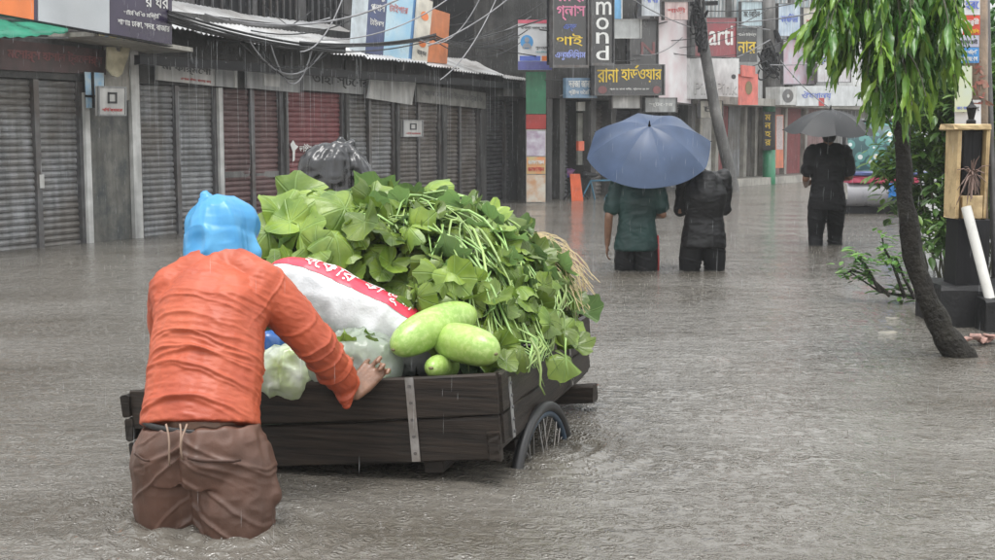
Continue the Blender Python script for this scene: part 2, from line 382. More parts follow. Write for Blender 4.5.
M_ink_w = mat('white lettering', (0.72, 0.72, 0.70), 0.5, 0.1)
M_ink_g = mat('grey lettering', (0.10, 0.10, 0.105), 0.5, 0.2)
M_ink_r = mat('red lettering', (0.45, 0.03, 0.03), 0.5, 0.1)
M_ink_y = mat('yellow lettering', (0.75, 0.52, 0.03), 0.5, 0.1)
M_ink_p = mat('pink lettering', (0.68, 0.20, 0.34), 0.5, 0.1)
M_ink_b = mat('blue lettering', (0.10, 0.16, 0.55), 0.5, 0.1)
M_ink_k = mat('black lettering', (0.02, 0.02, 0.022), 0.5, 0.1)

Z0 = GROUND_Z
row = thing('shop_row', 'long low row of shuttered shops under one rusty corrugated roof', 'building', Lw(0, 0, Z0))
S_end = Ls(527); S_beg = -3.2
ZH = Lz(137, 84)                                              # top of the shutters
mb = Lbox(S_beg, S_end, -0.14, -4.5, Z0, 2.62); obj('wall', mb, M_conc_d, row)
mb = Lbox(S_beg, S_end, 0.02, -0.139, ZH + 0.006, 2.30); obj('fascia', mb, M_conc_d, row)
mb = Lbox(S_beg, S_end, 0.14, -0.138, Z0 + 0.002, Z0 + 0.36); obj('plinth', mb, M_conc, row)

def shutter(px0, px1, m, split=(), zt=None, off=-0.05, lock=None):
    s0, s1 = Ls(px0), Ls(px1); zt = zt or ZH; zb = Z0 + 0.362; pitch = 0.066; n = int((zt - zb) / pitch)
    mb = MB(); prof = []
    for i in range(n):
        z = zb + (zt - zb) * i / n; h = (zt - zb) / n
        prof += [(z, 0.0), (z + h * .18, 0.016), (z + h * .5, 0.022), (z + h * .82, 0.016), (z + h * .97, 0.0)]
    prof.append((zt, 0.0))
    cols = max(4, int((s1 - s0) / 0.12)); rings = []
    for k in range(cols + 1):
        s = s0 + (s1 - s0) * k / cols
        rings.append([Lw(s, off + d + 0.010 * math.sin(s * 3.1 + z * 1.7) + 0.006 * math.sin(s * 7 + z * 5) + 0.005 * math.sin(s * 17 + z * 31), z) for z, d in prof])
    mb.loft(rings, cap=False, closed=False)
    sh = obj('shutter', mb, m, row, smooth=False)
    for px in (px0, *split, px1):
        s = Ls(px); obj('guide_rail', Lbox(s - 0.035, s + 0.035, 0.012, -0.10, zb - .001, zt), M_steel, row)
    obj('bottom_bar', Lbox(s0 + .04, s1 - .04, -0.012, -0.07, zb, zb + 0.055), M_steel, sh)
    if lock:
        for px in lock:
            s = Ls(px); obj('lock_plate', Lbox(s - .03, s + .03, 0.02, -0.02, 0.62, 0.76), M_white_p, sh)
    return sh
shutter(-75, 82, M_shut, (38,), lock=(40,))
shutter(139, 216, M_shut, (178,))
sh3 = shutter(222, 282, M_shut_m, (253,))
sh4 = shutter(287, 343, M_shut_r, ())
shutter(348, 394, M_shut, (370,))
shutter(398, 440, M_shut_b, (419,))
shutter(445, 478, M_shut_b, (460,))
shutter(485, 524, M_shut_d, (505,))
# printed band on the maroon leaves, white mark on the red one
for a, b in ((226, 250), (257, 280)):
    obj('painted_band', Lbox(Ls(a), Ls(b), -0.02, -0.026, Lz(a, 178), Lz(a, 172)), M_conc, sh3)
mk = Board(Lp(290, 140, -.012), Lp(314, 141, -.012), Lp(314, 162, -.012), Lp(290, 163, -.012), LN)
m2 = mk.text('ভাইটাল', .38, .45, 1.0, .85)
m2.add([mk.p(u, v, .004) for u, v in ((.0, .8), (.12, 1), (.22, .8), (.34, .72), (.2, .55), (.18, .1), (.1, .05), (.1, .5))], [tuple(range(8))])
obj('painted_mark', m2, M_ink_w, sh4)
# pillars between the shops
for px0, px1, m, zt in ((83, 88, M_white_p, 1.62), (130, 138, M_white_p, 2.15), (217, 221, M_white_p, ZH), (283.5, 286, M_conc_d, 2.2), (344, 347, M_conc_d, 2.2),
                        (394.5, 397.5, M_conc_d, 2.2), (441, 444.5, M_conc_d, 2.2), (479, 484, M_conc_d, 2.2)):
    obj('pillar', Lbox(Ls(px0), Ls(px1), 0.05, -0.1, Z0 + .003, zt), m, row)
# wall strip between the first two shops
M_grime = mat('grimy painted wall', (0.15, 0.145, 0.13), 0.5, 0.35, 4, 0.005, 25, streak=0.5, dirt=(0.022, 0.03, 0.034), dscale=2.6, damt=0.85)
obj('wall_strip', Lbox(Ls(88.4), Ls(129.6), 0.0, -0.12, Z0 + .004, 1.55), M_grime, row)
obj('wall_strip', Lbox(Ls(105), Ls(129.6), 0.03, -0.12, 1.552, 2.12), M_plaster, row)
# corrugated roof sheets, sloping down to the street
def corr_sheet(parent, s0, s1, o_f, z_f, o_b, z_b, m, amp=0.014, pitch=0.085):
    n = max(6, int((s1 - s0) / pitch * 6)); r = []
    for k in range(n + 1):
        s = s0 + (s1 - s0) * k / n; w = amp * math.sin(2 * math.pi * (s - s0) / pitch)
        r.append([Lw(s, o_f + (o_b - o_f) * t, z_f + (z_b - z_f) * t + w + 0.02 * math.sin(5 * t + s)) for t in (0, .25, .5, .75, 1)])
    m2 = MB(); m2.loft(r, cap=False, closed=False)
    lo = [[p - ZV * 0.004 for p in q] for q in r]; m2.loft(lo, cap=False, closed=False)
    return obj('roof_sheet', m2, m, parent, smooth=True)
zf0, zf1 = Lz(172, 27, .6), Lz(525, 80, .6)
sa = Ls(150, .6); sb = Ls(527, .6); nsh = 11
for k in range(nsh):
    a, b = sa + (sb - sa) * k / nsh, sa + (sb - sa) * (k + 1) / nsh + 0.04
    zf = zf0 + (zf1 - zf0) * (k + .5) / nsh + random.uniform(-.025, .025)
    corr_sheet(row, a, b, 0.62 + random.uniform(-.06, .06), zf + 0.004 * (k % 2), -1.0, zf + 0.60 + random.uniform(-.02, .03), M_roofs)
obj('eaves_beam', Lbox(sa, sb, 0.50, 0.42, min(zf0, zf1) - 0.15, min(zf0, zf1) - 0.05), M_black, row)
for k in range(9):
    s = sa + (sb - sa) * (k + .4) / 9
    m2 = MB(); m2.tube([Lw(s, 0.0, 1.95), Lw(s, 0.5, min(zf0, zf1) - .06)], 0.015, 6); obj('eaves_bracket', m2, M_steel, row)
# the taller house behind the roof
hb = thing('apartment_house', 'dark streaked concrete house rising behind the corrugated shop roof', 'building', Lw(4, -1.6, Z0))
obj('wall', Lbox(S_beg, S_end + 0.5, -1.02, -7, 2.0, 6.6), mat('rain streaked house wall', (0.13, 0.125, 0.125), 0.6, 0.35, 1.2, 0.006, 30, streak=0.5, dirt=(0.04, 0.04, 0.04), damt=0.7), hb)
for px0, px1 in ((200, 255), (262, 300), (310, 345), (470, 512)):
    s0, s1 = Ls(px0, -1), Ls(px1, -1)
    w = obj('window', Lbox(s0, s1, -0.99, -1.05, 2.62, 3.9), M_black, hb)
    for k in range(6):
        s = s0 + (s1 - s0) * (k + .5) / 6; obj('grille_bar', Lbox(s - .012, s + .012, -0.96, -0.99, 2.62, 3.9), M_steel, w)
    obj('window_ledge', Lbox(s0 - .1, s1 + .1, -0.8, -1.05, 2.52, 2.60), M_conc, hb)
mb = MB(); mb.tube([Lp(459, 52, -.7), Lp(459, 5, -.7), Lp(459, -40, -.7)], 0.075, 10); obj('drain_pipe', mb, M_conc, hb, smooth=True)

# ------------------------------------------------------------------ signs on the row
def lsign(name, label, cat, q, off, cols, th=0.05, group=None):
    """q: four photo corners (TL, TR, BR, BL) on the row's plane moved out by off"""
    B = Board(*[Lp(x, y, off) for x, y in q], LN)
    t = thing(name, label, cat, B.p(.5, 0), group); return B, t
B, t = lsign('sign_board', 'long fascia sign with orange end, pale middle and dark violet panel with white lettering', 'sign', ((-60, -28), (172, -12), (172, 45), (-60, 3)), 0.75, None)
M_or = mat('orange sign panel', (0.75, 0.20, 0.05), 0.35, 0.1, 3); M_pale = mat('pale grey sign panel', (0.50, 0.53, 0.56), 0.35, 0.15, 3, dirt=(0.3, 0.31, 0.32)); M_vio = mat('dark violet sign panel', (0.035, 0.026, 0.06), 0.3, 0.2, 3)
u = lambda px: (px + 60) / 232
obj('panel', B.slab(0, 0, u(22.5), 1), M_or, t); obj('panel', B.slab(u(22.8), 0, u(26.5), 1, .05, -.006), M_vio, t); obj('panel', B.slab(u(26.8), 0, u(99.5), 1), M_pale, t); obj('panel', B.slab(u(99.8), 0, 1, 1), M_vio, t)
m2 = B.text('খাঁটি ঘি ও মিষ্টি', .755, .40, .94, .52); B.text('শাখাঃ ঢাকা, সদর, বাজার', .725, .20, .985, .32, mb=m2); B.text('র ঘর', .86, .62, .98, .82, mb=m2); obj('lettering', m2, M_ink_w, t)
m2 = MB(); m2.box(B.p(0, -.035, .012), B.p(1, -.035) - B.p(0, -.035), B.n * -.07, B.p(0, 0) - B.p(0, -.03)); obj('frame_rail', m2, M_black, t)
for uu in (.1, .4, .7, .95):
    m2 = MB(); m2.tube([B.p(uu, .05, -.05), B.p(uu, .1, -.72)], 0.018, 6); obj('bracket', m2, M_steel, t)

# maroon lintel sign with faint letters
B, t = lsign('sign_board', 'faded maroon sign with red lettering above the left shutter', 'sign', ((-70, 32), (107, 50), (106, 75), (-70, 66)), 0.06, None)
obj('panel', B.slab(), mat('faded maroon board', (0.07, 0.035, 0.035), .45, .3, 5, streak=.3), t)
obj('lettering', B.text('মেসার্স হাসান ট্রেডার্স', .40, .3, .97, .8), mat('dull red letters', (0.19, 0.06, 0.06), .5, .2), t)
# green tarpaulin lip
t = thing('awning', 'narrow green plastic awning under the fascia sign', 'awning', Lp(20, 40, .6))
mb = MB(); r = []
for k in range(25):
    px = -40 + 108 * k / 24; a = Lp(px, 24.5 + px * .085, .25) + ZV * .05; b_ = Lp(px, 37 - max(0, px - 20) * .10 + 1.0 * math.sin(px * .9), .72)
    r.append([a, a * .5 + b_ * .5 + ZV * .012, b_, b_ - ZV * .006, a * .5 + b_ * .5, a - ZV * .01])
mb.loft(r); obj('sheet', mb, mat('green plastic sheet', (0.06, 0.42, 0.27), 0.3, .2, 4, trans=.3), t, smooth=True)
mb = MB(); mb.tube([Lp(-40, 37.5, .70), Lp(68, 38, .66)], .012, 6); obj('pole', mb, M_steel, t)
# grey-white slab lip with dripping edge over the wall strip
t = thing('canopy', 'thin grimy concrete canopy over the wall strip beside the white pillar', 'canopy', Lp(130, 45, .4))
mb = MB(); mb.hexa([Lp(95, 36, .66), Lp(193, 52, .66), Lp(193, 52, .66) - LN * .66, Lp(95, 36, .66) - LN * .66] + [p + ZV * .045 for p in (Lp(95, 36, .66), Lp(193, 52, .66), Lp(193, 52, .66) - LN * .66, Lp(95, 36, .66) - LN * .66)])
obj('slab', mb, M_plaster, t)
mb = MB(); mb.box(Lp(99, 36, .68), Lp(128, 40, .68) - Lp(99, 36, .68), LN * .02, ZV * .05); obj('torn_poster', mb, mat('yellow blue poster scrap', (.55, .45, .18), .5, .3, 12, col2=(.18, .3, .5)), t)
# old white signs along the lintel
M_oldw = mat('old whitish sign board', (0.60, 0.595, 0.58), .45, .25, 6, streak=.35, dirt=(.2, .19, .18), damt=.5)
M_oldg = mat('old grey sign board', (0.36, 0.365, 0.37), .45, .25, 6, streak=.4, dirt=(.1, .1, .1), damt=.5)
B, t = lsign('sign_board', 'whitish sign with grey and red lettering above the shutter beside the white pillar', 'sign', ((158, 56), (215, 65), (215, 86), (158, 80)), .12, None)
obj('panel', B.slab(), M_oldw, t); obj('lettering', B.text('মা ফার্মেসী', .06, .38, .92, .85), M_ink_g, t); obj('lettering', B.text('এখানে ঔষধ পাওয়া যায়', .38, .08, .92, .26), M_ink_r, t)
B, t = lsign('sign_board', 'blank grey metal sign beside the whitish lettered one', 'sign', ((216, 64), (236, 67), (236, 88), (216, 86)), .11, None)
obj('panel', B.slab(), M_oldg, t); obj('trim', B.slab(.9, 0, 1.03, 1, .05, .012), M_oldw, t)
B, t = lsign('sign_board', 'long weathered grey blank sign over the maroon shutter', 'sign', ((247, 68), (300, 74), (300, 93), (247, 88)), .10, None)
obj('panel', B.slab(), M_oldg, t); obj('patch', B.slab(.3, .2, .6, .8, .01, .005), M_oldw, t)
B, t = lsign('sign_board', 'grey sign with large dark raised lettering over the red shutter', 'sign', ((303, 66), (370, 75), (370, 95), (303, 90)), .10, None)
obj('panel', B.slab(), M_oldg, t); obj('lettering', B.text('তাহা স্টোর', .12, .2, .98, .88), M_ink_k, t)
B, t = lsign('sign_board', 'pale blank tilted sign sheet in the middle of the lintel', 'sign', ((370, 74), (416, 81), (412, 105), (366, 98)), .16, None)
obj('panel', B.slab(), mat('pale sheet', (.52, .515, .50), .45, .3, 6, streak=.4, dirt=(.17, .16, .15)), t); obj('edge_strip', B.slab(0, 0, .04, 1, .05, .008), M_oldg, t)
B, t = lsign('sign_board', 'long dull brown sign at the dark end of the shop row', 'sign', ((417, 84), (486, 93), (486, 109), (417, 102)), .12, None)
obj('panel', B.slab(), mat('dull brown board', (.22, .215, .20), .5, .3, 6, streak=.4), t); obj('lettering', B.text('আল মদিনা ইলেকট্রিক', .06, .3, .95, .8), M_ink_g, t)
# small notices
def notice(label, q, off):
    B, t = lsign('notice_board', label, 'sign', q, off, None)
    obj('panel', B.slab(), M_oldw, t)
    m2 = MB()
    for (a, b, c, d) in ((.33, .42, .40, .80), (.60, .42, .67, .80), (.33, .73, .67, .80), (.33, .42, .67, .49)):
        m2.add([B.p(a, b, .004), B.p(c, b, .004), B.p(c, d, .004), B.p(a, d, .004)], [(0, 1, 2, 3)])
    obj('emblem', m2, M_ink_k, t); obj('lettering', B.text('সিসি ক্যামেরা', .14, .12, .86, .28), M_ink_r, t)
    fr = MB()
    for (a, b, c, d) in ((0, 0, 1, .05), (0, .95, 1, 1), (0, .05, .05, .95), (.95, .05, 1, .95)):
        fr.box(B.p(a, b, -.01), B.p(c, b) - B.p(a, b), B.n * .02, B.p(a, d) - B.p(a, b))
    obj('frame', fr, M_oldg, t)
notice('white square notice with dark emblem hung on the grimy wall strip', ((98, 86), (126, 87), (126, 116), (98, 116)), .30)
notice('small white notice with dark emblem on the brownish shutter', ((403, 120), (423, 120), (423, 137), (403, 137)), .06)
B, t = lsign('poster', 'torn light blue poster pinned beside the white pillar top', 'poster', ((85, 72), (104, 73), (104, 108), (87, 108)), .10, None)
obj('sheet', B.slab(th=.01), mat('light blue poster', (.22, .42, .62), .4, .3, 14, col2=(.5, .58, .62)), t); obj('strap', B.slab(.3, 0, .42, 1, .012, .014), M_black, t); obj('strap', B.slab(-.1, .3, 1.1, .36, .012, .018), M_black, t)
mb = MB(); B = Board(Lp(107, 47, .2), Lp(131, 47, .2), Lp(131, 78, .2), Lp(107, 78, .2), LN)
pts = [(.02, 1), (.35, 1), (.42, .86), (.55, .84), (.64, 1), (.98, 1), (.9, .72), (.62, .12), (.45, .02), (.2, .08), (0, .3)]
mb.add([B.p(a, b, 0) for a, b in pts] + [B.p(a, b, -.02) for a, b in pts], [tuple(range(11)), tuple(reversed(range(11, 22)))] + [(k, (k + 1) % 11, 11 + (k + 1) % 11, 11 + k) for k in range(11)])
tag(obj('cloth_bag', mb, mat('cream cloth', (.48, .43, .30), .6, .2, 9), base=B.p(.5, 0)), 'cream cloth bag hanging flat above the square white notice', 'bag')

# posters standing on the roof
B, t = lsign('billboard', 'tall pale billboard with dark blue strip and light blue panel standing on the shop roof', 'billboard', ((356, -22), (421, -14), (414, 62), (352, 50)), .5, None)
obj('panel', B.slab(0, 0, .2, 1), mat('pale board', (.52, .58, .62), .35, .15), t); obj('panel', B.slab(.203, 0, .48, 1), mat('navy strip', (.05, .07, .17), .35, .15), t)
obj('panel', B.slab(.483, 0, .90, 1), mat('light blue board', (.26, .47, .63), .3, .2, 3, col2=(.45, .6, .68)), t); obj('panel', B.slab(.903, 0, 1, 1), mat('mid blue board', (.10, .25, .5), .35, .15), t)
m2 = B.text('রাজু', .24, .72, .45, .85); B.text('প্লাস', .24, .55, .45, .68, mb=m2); B.text('টাইলস', .24, .38, .45, .48, mb=m2); obj('lettering', m2, M_ink_w, t)
m2 = B.text('টাইগার', .52, .60, .82, .72); obj('lettering', m2, mat('reddish print', (.55, .2, .2), .5, .1), t)
obj('post', MB().tube([B.p(.1, -.12, -.09), B.p(.1, .9, -.09)], .03, 6), M_steel, t); obj('post', MB().tube([B.p(.9, -.12, -.09), B.p(.9, .9, -.09)], .03, 6), M_steel, t)
B, t = lsign('billboard', 'narrow cream billboard with orange emblem next to the blue billboard', 'billboard', ((419, -5), (433, 2), (427, 64), (414, 60)), .55, None)
obj('panel', B.slab(), mat('cream board', (.62, .58, .50), .35, .15), t); obj('emblem', B.disc(.5, .72, .28, .07), M_or, t); obj('emblem', B.disc(.5, .3, .28, .07), M_or, t); obj('lettering', B.text('বেঙ্গল', .15, .08, .85, .18), M_ink_g, t)
B, t = lsign('billboard', 'plain orange billboard on the shop roof', 'billboard', ((431, 8), (450, 14), (447, 64), (427, 62)), .5, None)
obj('panel', B.slab(), mat('orange board', (.58, .19, .07), .4, .2, 5, dirt=(.3, .12, .06)), t); obj('post', MB().tube([B.p(.5, -.1, -.08), B.p(.5, .9, -.08)], .03, 6), M_steel, t)
# ================================================================== BACK: the far side of the bend, signs and poles
class Row:
    def __init__(s, a, b):
        s.a = a; s.u = nrm(b - a); s.n = np.array([s.u[1], -s.u[0], 0.0])
    def p(s, px, py, off=0.0): return on_plane(px, py, s.a + s.n * off, s.n)
    def s(s_, px, off=0.0): return float(np.dot(s_.p(px, 150, off) - s_.a, s_.u))
    def z(s, px, py, off=0.0): return float(s.p(px, py, off)[2])
    def w(s, t, off, z): return s.a + s.u * t + s.n * off + ZV * z
    def box(s, s0, s1, o0, o1, z0, z1, mb=None): return (mb or MB()).box(s.w(s0, o1, z0), s.u * (s1 - s0), s.n * (o0 - o1), ZV * (z1 - z0))
    def board(s, x0, y0, x1, y1, off, dy=0.0): return Board(s.p(x0, y0, off), s.p(x1, y0 + dy, off), s.p(x1, y1 + dy, off), s.p(x0, y1, off), s.n)
K = Row(at_z(548, 200), at_z(840, 177.5))
M_pale_w = mat('pale rendered wall', (0.62, 0.63, 0.63), 0.55, 0.2, 1.2, 0.004, 30, streak=0.35, dirt=(0.2, 0.2, 0.2), damt=0.5)
M_glass = mat('dull window glass', (0.30, 0.36, 0.38), 0.15, 0.2, 2, spec=0.8)
M_darkint = mat('shop interior shade', (0.02, 0.02, 0.022), 0.6, 0.3, 3)  # near-black wall colour stands in for the shade inside the shop

# --- dark corner shop
kb = thing('corner_shop', 'dark open shop front with black signs at the street bend', 'building', K.w(2, 0, Z0))
sA, sB = K.s(535) - 1.0, K.s(690)
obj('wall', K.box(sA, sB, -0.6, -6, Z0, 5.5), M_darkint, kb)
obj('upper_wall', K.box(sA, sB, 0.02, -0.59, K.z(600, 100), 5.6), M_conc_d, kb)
for px in (548, 561, 592, 612, 640, 668, 688):
    s = K.s(px); obj('pillar', K.box(s - .09, s + .09, 0.03, -0.59, Z0, K.z(600, 100) - .01), M_conc_d, kb)
for a, b, m in ((563, 576, M_shut_d), (591, 611, M_shut_b), (614, 639, M_shut_d), (642, 667, M_shut_d), (670, 687, M_shut)):
    s0, s1 = K.s(a), K.s(b); m2 = MB(); zt = K.z(600, 104); n = 26; rg = []
    for k in range(n * 2 + 1): rg.append((Z0 + .3 + (zt - Z0 - .3) * k / (2 * n), 0.025 * (k % 2)))
    m2.loft([[K.w(s, -0.2 + d, z) for z, d in rg] for s in (s0, s1)], cap=False, closed=False); obj('shutter', m2, m, kb)
B = K.board(578, 102, 588, 111, -.1); obj('bright_look_window', B.slab(), (lambda m: m)(mat('bright look pane', (.8, .8, .75), .3, .1)), kb)  # window brightness is put into the pale pane colour, nothing glows
B = K.board(578, 113, 589, 165, -.15); obj('door_panel', B.slab(), mat('door panel', (.28, .28, .25), .4, .3, 6), kb)
B = K.board(577, 140, 585, 152, .0); tag(obj('hanging_packet', B.slab(.2, .1, .9, .9, .05), mat('orange red plastic', (.65, .12, .05), .35, .15), base=B.p(.5, 0)), 'small orange packet hanging in the dark shop doorway', 'packet')

# --- pale shop house further along
pb = thing('shop_house', 'pale two storey shop house with red and grey shutters beyond the leaning pole', 'building', K.w(10, 0, Z0))
sC = K.s(900)
ZC = K.z(740, 106)
obj('wall', K.box(sB + .02, sC, -0.4, -6, Z0, 4.2), M_plaster, pb)
obj('canopy_slab', K.box(sB + .02, sC, 0.55, -0.39, ZC, ZC + 0.16), M_plaster, pb)
obj('upper_wall', K.box(sB + .02, sC, -0.30, -0.395, ZC + .165, 6.4), M_pale_w, pb)
obj('plinth', K.box(sB + .02, sC, 0.35, -0.398, Z0, 0.16), M_plaster, pb)
M_redsh = mat('dull red shutter', (0.26, 0.045, 0.05), 0.42, 0.3, 3, streak=.3, dirt=(.12, .05, .05)); M_pinksh = mat('pinkish shutter', (0.30, 0.18, 0.18), .45, .3, 3, streak=.3)
for a, b, m in ((692, 708, M_shut), (711, 724, M_oldw), (727, 740, M_redsh), (741, 752, M_shut), (755, 763, M_shut_b), (777, 792, M_pinksh), (795, 812, M_redsh), (815, 835, M_pinksh), (838, 870, M_shut)):
    s0, s1 = K.s(a), K.s(b); m2 = MB(); n = 8
    rg = [(s0 + (s1 - s0) * k / (2 * n), 0.03 * (k % 2)) for k in range(2 * n + 1)]
    m2.loft([[K.w(s, -0.32 + d, 0.165), K.w(s, -0.32 + d, ZC - .003)] for s, d in rg], cap=False, closed=False); obj('shutter', m2, m, pb)
for px in (691, 709.5, 725.5, 753.5, 764, 775, 793.5, 813.5, 836.5):
    s = K.s(px); obj('pillar', K.box(s - .07, s + .07, -0.2, -0.39, 0.163, ZC - .002), M_plaster, pb)
for a, b in ((702, 716), (720, 731), (742, 760), (779, 792), (798, 815), (822, 838)):
    w = obj('window', K.box(K.s(a), K.s(b), -0.26, -0.31, K.z(750, 34), 5.2), M_glass, pb)
    for k in range(4):
        s = K.s(a) + (K.s(b) - K.s(a)) * k / 3; obj('mullion', K.box(s - .03, s + .03, -0.22, -0.27, K.z(750, 34), 5.2), M_pale_w, w)
for px in (700, 734, 776, 796, 818):
    s = K.s(px); obj('pilaster', K.box(s - .12, s + .12, -0.18, -0.29, ZC + .17, 6.3), M_conc, pb)
# far tower closing the street
fb = thing('apartment_block', 'pale hazy apartment block with rows of windows at the end of the street', 'building', (14, 52, Z0))
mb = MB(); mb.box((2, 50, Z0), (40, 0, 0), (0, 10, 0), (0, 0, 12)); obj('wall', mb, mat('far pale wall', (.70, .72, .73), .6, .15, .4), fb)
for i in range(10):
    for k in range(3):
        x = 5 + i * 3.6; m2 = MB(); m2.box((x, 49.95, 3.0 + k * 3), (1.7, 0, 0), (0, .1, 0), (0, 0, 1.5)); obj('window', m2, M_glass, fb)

# ------------------------------------------------------------------ painted column and signs
cb = at_z(536, 203)
t = thing('painted_column', 'square street column painted green and red with pasted posters below', 'column', (cb[0], cb[1], Z0))
def colbox(px0, px1, y0, y1, m, name, dep=0.30, pr=0.0):
    a = at_y(px0, y1, cb[1] - pr); b = at_y(px1, y0, cb[1] - pr); mb = MB(); mb.box((a[0], cb[1] - pr, a[2]), (b[0] - a[0], 0, 0), (0, dep, 0), (0, 0, b[2] - a[2])); return obj(name, mb, m, t)
colbox(526, 546, 72, 114, mat('green paint', (.03, .20, .10), .35, .25, 4, streak=.3), 'green_band')
colbox(526, 546, 114.5, 129, mat('red paint', (.42, .035, .03), .35, .2, 4), 'red_band')
colbox(526, 546, 129.5, 235, M_plaster, 'shaft')
for y0, y1, c1, c2 in ((131, 156, (.52, .52, .56), (.30, .2, .3)), (157, 174, (.62, .22, .10), (.5, .42, .2)), (175, 202, (.5, .48, .42), (.5, .28, .15))):
    p = colbox(526.6, 545.4, y0, y1, mat('pasted poster %d' % y0, c1, .5, .3, 7, col2=c2, detail=8), 'poster', .01, .012)
for k, y0 in enumerate((160, 167)):
    a = at_y(528, y0 + 4.5, cb[1] - .02); b = at_y(544, y0, cb[1] - .02); Bt = Board((a[0], a[1], b[2]), b, (b[0], a[1], a[2]), a, (0, -1, 0)); obj('lettering', Bt.text('জনসভা সফল', 0, 0, 1, 1), M_ink_r if k else M_ink_w, t)

def ksign(name, label, x0, y0, x1, y1, off, m, th=.08, dy=0.0, cat='sign'):
    B = K.board(x0, y0, x1, y1, off, dy); t = thing(name, label, cat, B.p(.5, 0)); obj('panel', B.slab(th=th), m, t); return B, t
def frame(B, t, m=None, w=.04):
    for (a, b, c, d) in ((-w, -w, 1 + w, 0), (-w, 1, 1 + w, 1 + w), (-w, 0, 0, 1), (1, 0, 1 + w, 1)):
        mb = MB(); mb.box(B.p(a, b, -.05), B.p(c, b) - B.p(a, b), B.n * .07, B.p(a, d) - B.p(a, b)); obj('frame', mb, m or M_steel, t)
M_signk = mat('black sign face', (0.012, 0.012, 0.016), .3, .2, 3)
# poster with a round portrait on white
a0 = at_z(535, 203)
def ysign(name, label, x0, y0, x1, y1, Y, m, cat='sign', th=.05):
    B = Board(at_y(x0, y0, Y), at_y(x1, y0, Y), at_y(x1, y1, Y), at_y(x0, y1, Y), (0, -1, 0)); t = thing(name, label, cat, B.p(.5, 0)); obj('panel', B.slab(th=th), m, t); return B, t
B, t = ysign('poster_board', 'white poster with pink top edge, round blue portrait and purple foot above the painted column', 518, 20, 552, 70, 22.3, mat('white poster', (.60, .61, .63), .35, .1, 4), 'poster')
obj('band', B.slab(0, .93, 1, 1, .004, .005), mat('pink band', (.62, .12, .18), .4, .1), t); obj('band', B.slab(0, 0, 1, .17, .004, .005), mat('purple band', (.10, .11, .33), .4, .2), t)
obj('band', B.slab(.05, .18, .66, .28, .004, .005), M_ink_b, t); obj('band', B.slab(.7, .18, .96, .28, .004, .005), M_or, t)
obj('portrait_disc', B.disc(.26, .56, .19, .14, .005), mat('portrait blue', (.07, .30, .62), .4, .15), t)
m2 = B.disc(.26, .60, .07, .055, .010); m2.add([B.p(.26 + .14 * math.cos(k * math.pi / 8), .44 + .10 * math.sin(k * math.pi / 8), .010) for k in range(9)], [tuple(range(9))]); obj('portrait_shape', m2, mat('portrait grey', (.3, .32, .36), .5, .1), t)
m2 = B.text('বিশিষ্ট সমাজ সেবক', .08, .80, .92, .88); B.text('শুভেচ্ছা', .52, .40, .92, .47, mb=m2); obj('lettering', m2, M_ink_g, t)
obj('lettering', B.text('অভিনন্দন', .52, .33, .96, .38), mat('teal print', (.08, .35, .4), .5), t)
# pink / yellow glass shop sign
B, t = ksign('sign_board', 'tall black sign with pink letters on top and yellow word below', 553, -30, 587, 65, 1.2, M_signk, .12)
obj('lettering', B.text('রাহা', .1, .66, .93, .82), M_ink_p, t); obj('lettering', B.text('গ্লাস', .1, .47, .93, .63), M_ink_p, t)
obj('lettering', B.text('এন্ড', .3, .355, .68, .43), M_ink_b, t); obj('lettering', B.text('থাই', .1, .20, .85, .33), M_ink_y, t); obj('lettering', B.text('এলুমিনিয়াম', .06, .05, .94, .16), mat('pale blue print', (.3, .36, .75), .5), t); frame(B, t, w=.03)
# vertical latin sign
B, t = ksign('sign_board', 'narrow tall black sign reading mond in white stacked letters', 591, -30, 613, 63, .9, M_signk, .12)
m2 = MB()
for ch, v0, v1 in (('m', .52, .66), ('o', .36, .49), ('n', .21, .33), ('d', .03, .185)): B.text(ch, .22, v0, .78 if ch != 'm' else .9, v1, mb=m2)
obj('lettering', m2, M_ink_w, t); frame(B, t, w=.03)
# yellow on black hardware sign
B, t = ksign('sign_board', 'wide black sign with yellow lettering over the dark shop front', 595, 65, 663, 95, .7, M_signk, .12)
m2 = B.text('রানা', .03, .42, .32, .88); B.text('হাডওয়ার', .36, .42, .97, .88, mb=m2); m2.add([B.p(a, b, .004) for a, b in ((.56, .90), (.60, 1.0), (.63, .98), (.585, .88))], [(0, 1, 2, 3)]); obj('lettering', m2, M_ink_y, t)
obj('lettering', B.text('প্রোঃ রানা মিয়া, স্টেশন রোড', .2, .15, .78, .24), M_ink_w, t); m2 = B.disc(.1, .17, .06, .13); m3 = B.disc(.9, .17, .06, .13); m2.add(m3.v, m3.f); obj('emblem', m2, M_shut_r, t); frame(B, t, w=.02)
B, t = ksign('sign_board', 'faded blue sign under the pink and yellow lettered sign', 566, 78, 597, 98, .6, mat('faded blue sign', (.16, .26, .38), .4, .2, 8), .06); m2 = B.text('দরজা জানালা', .08, .52, .92, .88); B.text('গ্রীল তৈরি হয়', .08, .12, .92, .42, mb=m2); obj('lettering', m2, M_ink_w, t)
B, t = ksign('sign_board', 'grey white blank sign beneath the yellow lettered hardware sign', 612, 92, 640, 108, .45, M_oldw, .06); frame(B, t)
B, t = ksign('sign_board', 'dark upright sign with a faint red letter beside the leaning pole', 630, 20, 657, 64, .5, M_signk, .1); obj('lettering', B.text('N', .4, .2, .9, .5), M_shut_r, t); frame(B, t, w=.03)
B, t = ksign('sign_board', 'plain light grey square panel near the dish antenna', 613, 20, 640, 38, .75, mat('light grey panel', (.36, .37, .37), .4, .15), .06); frame(B, t, M_oldw, .03)
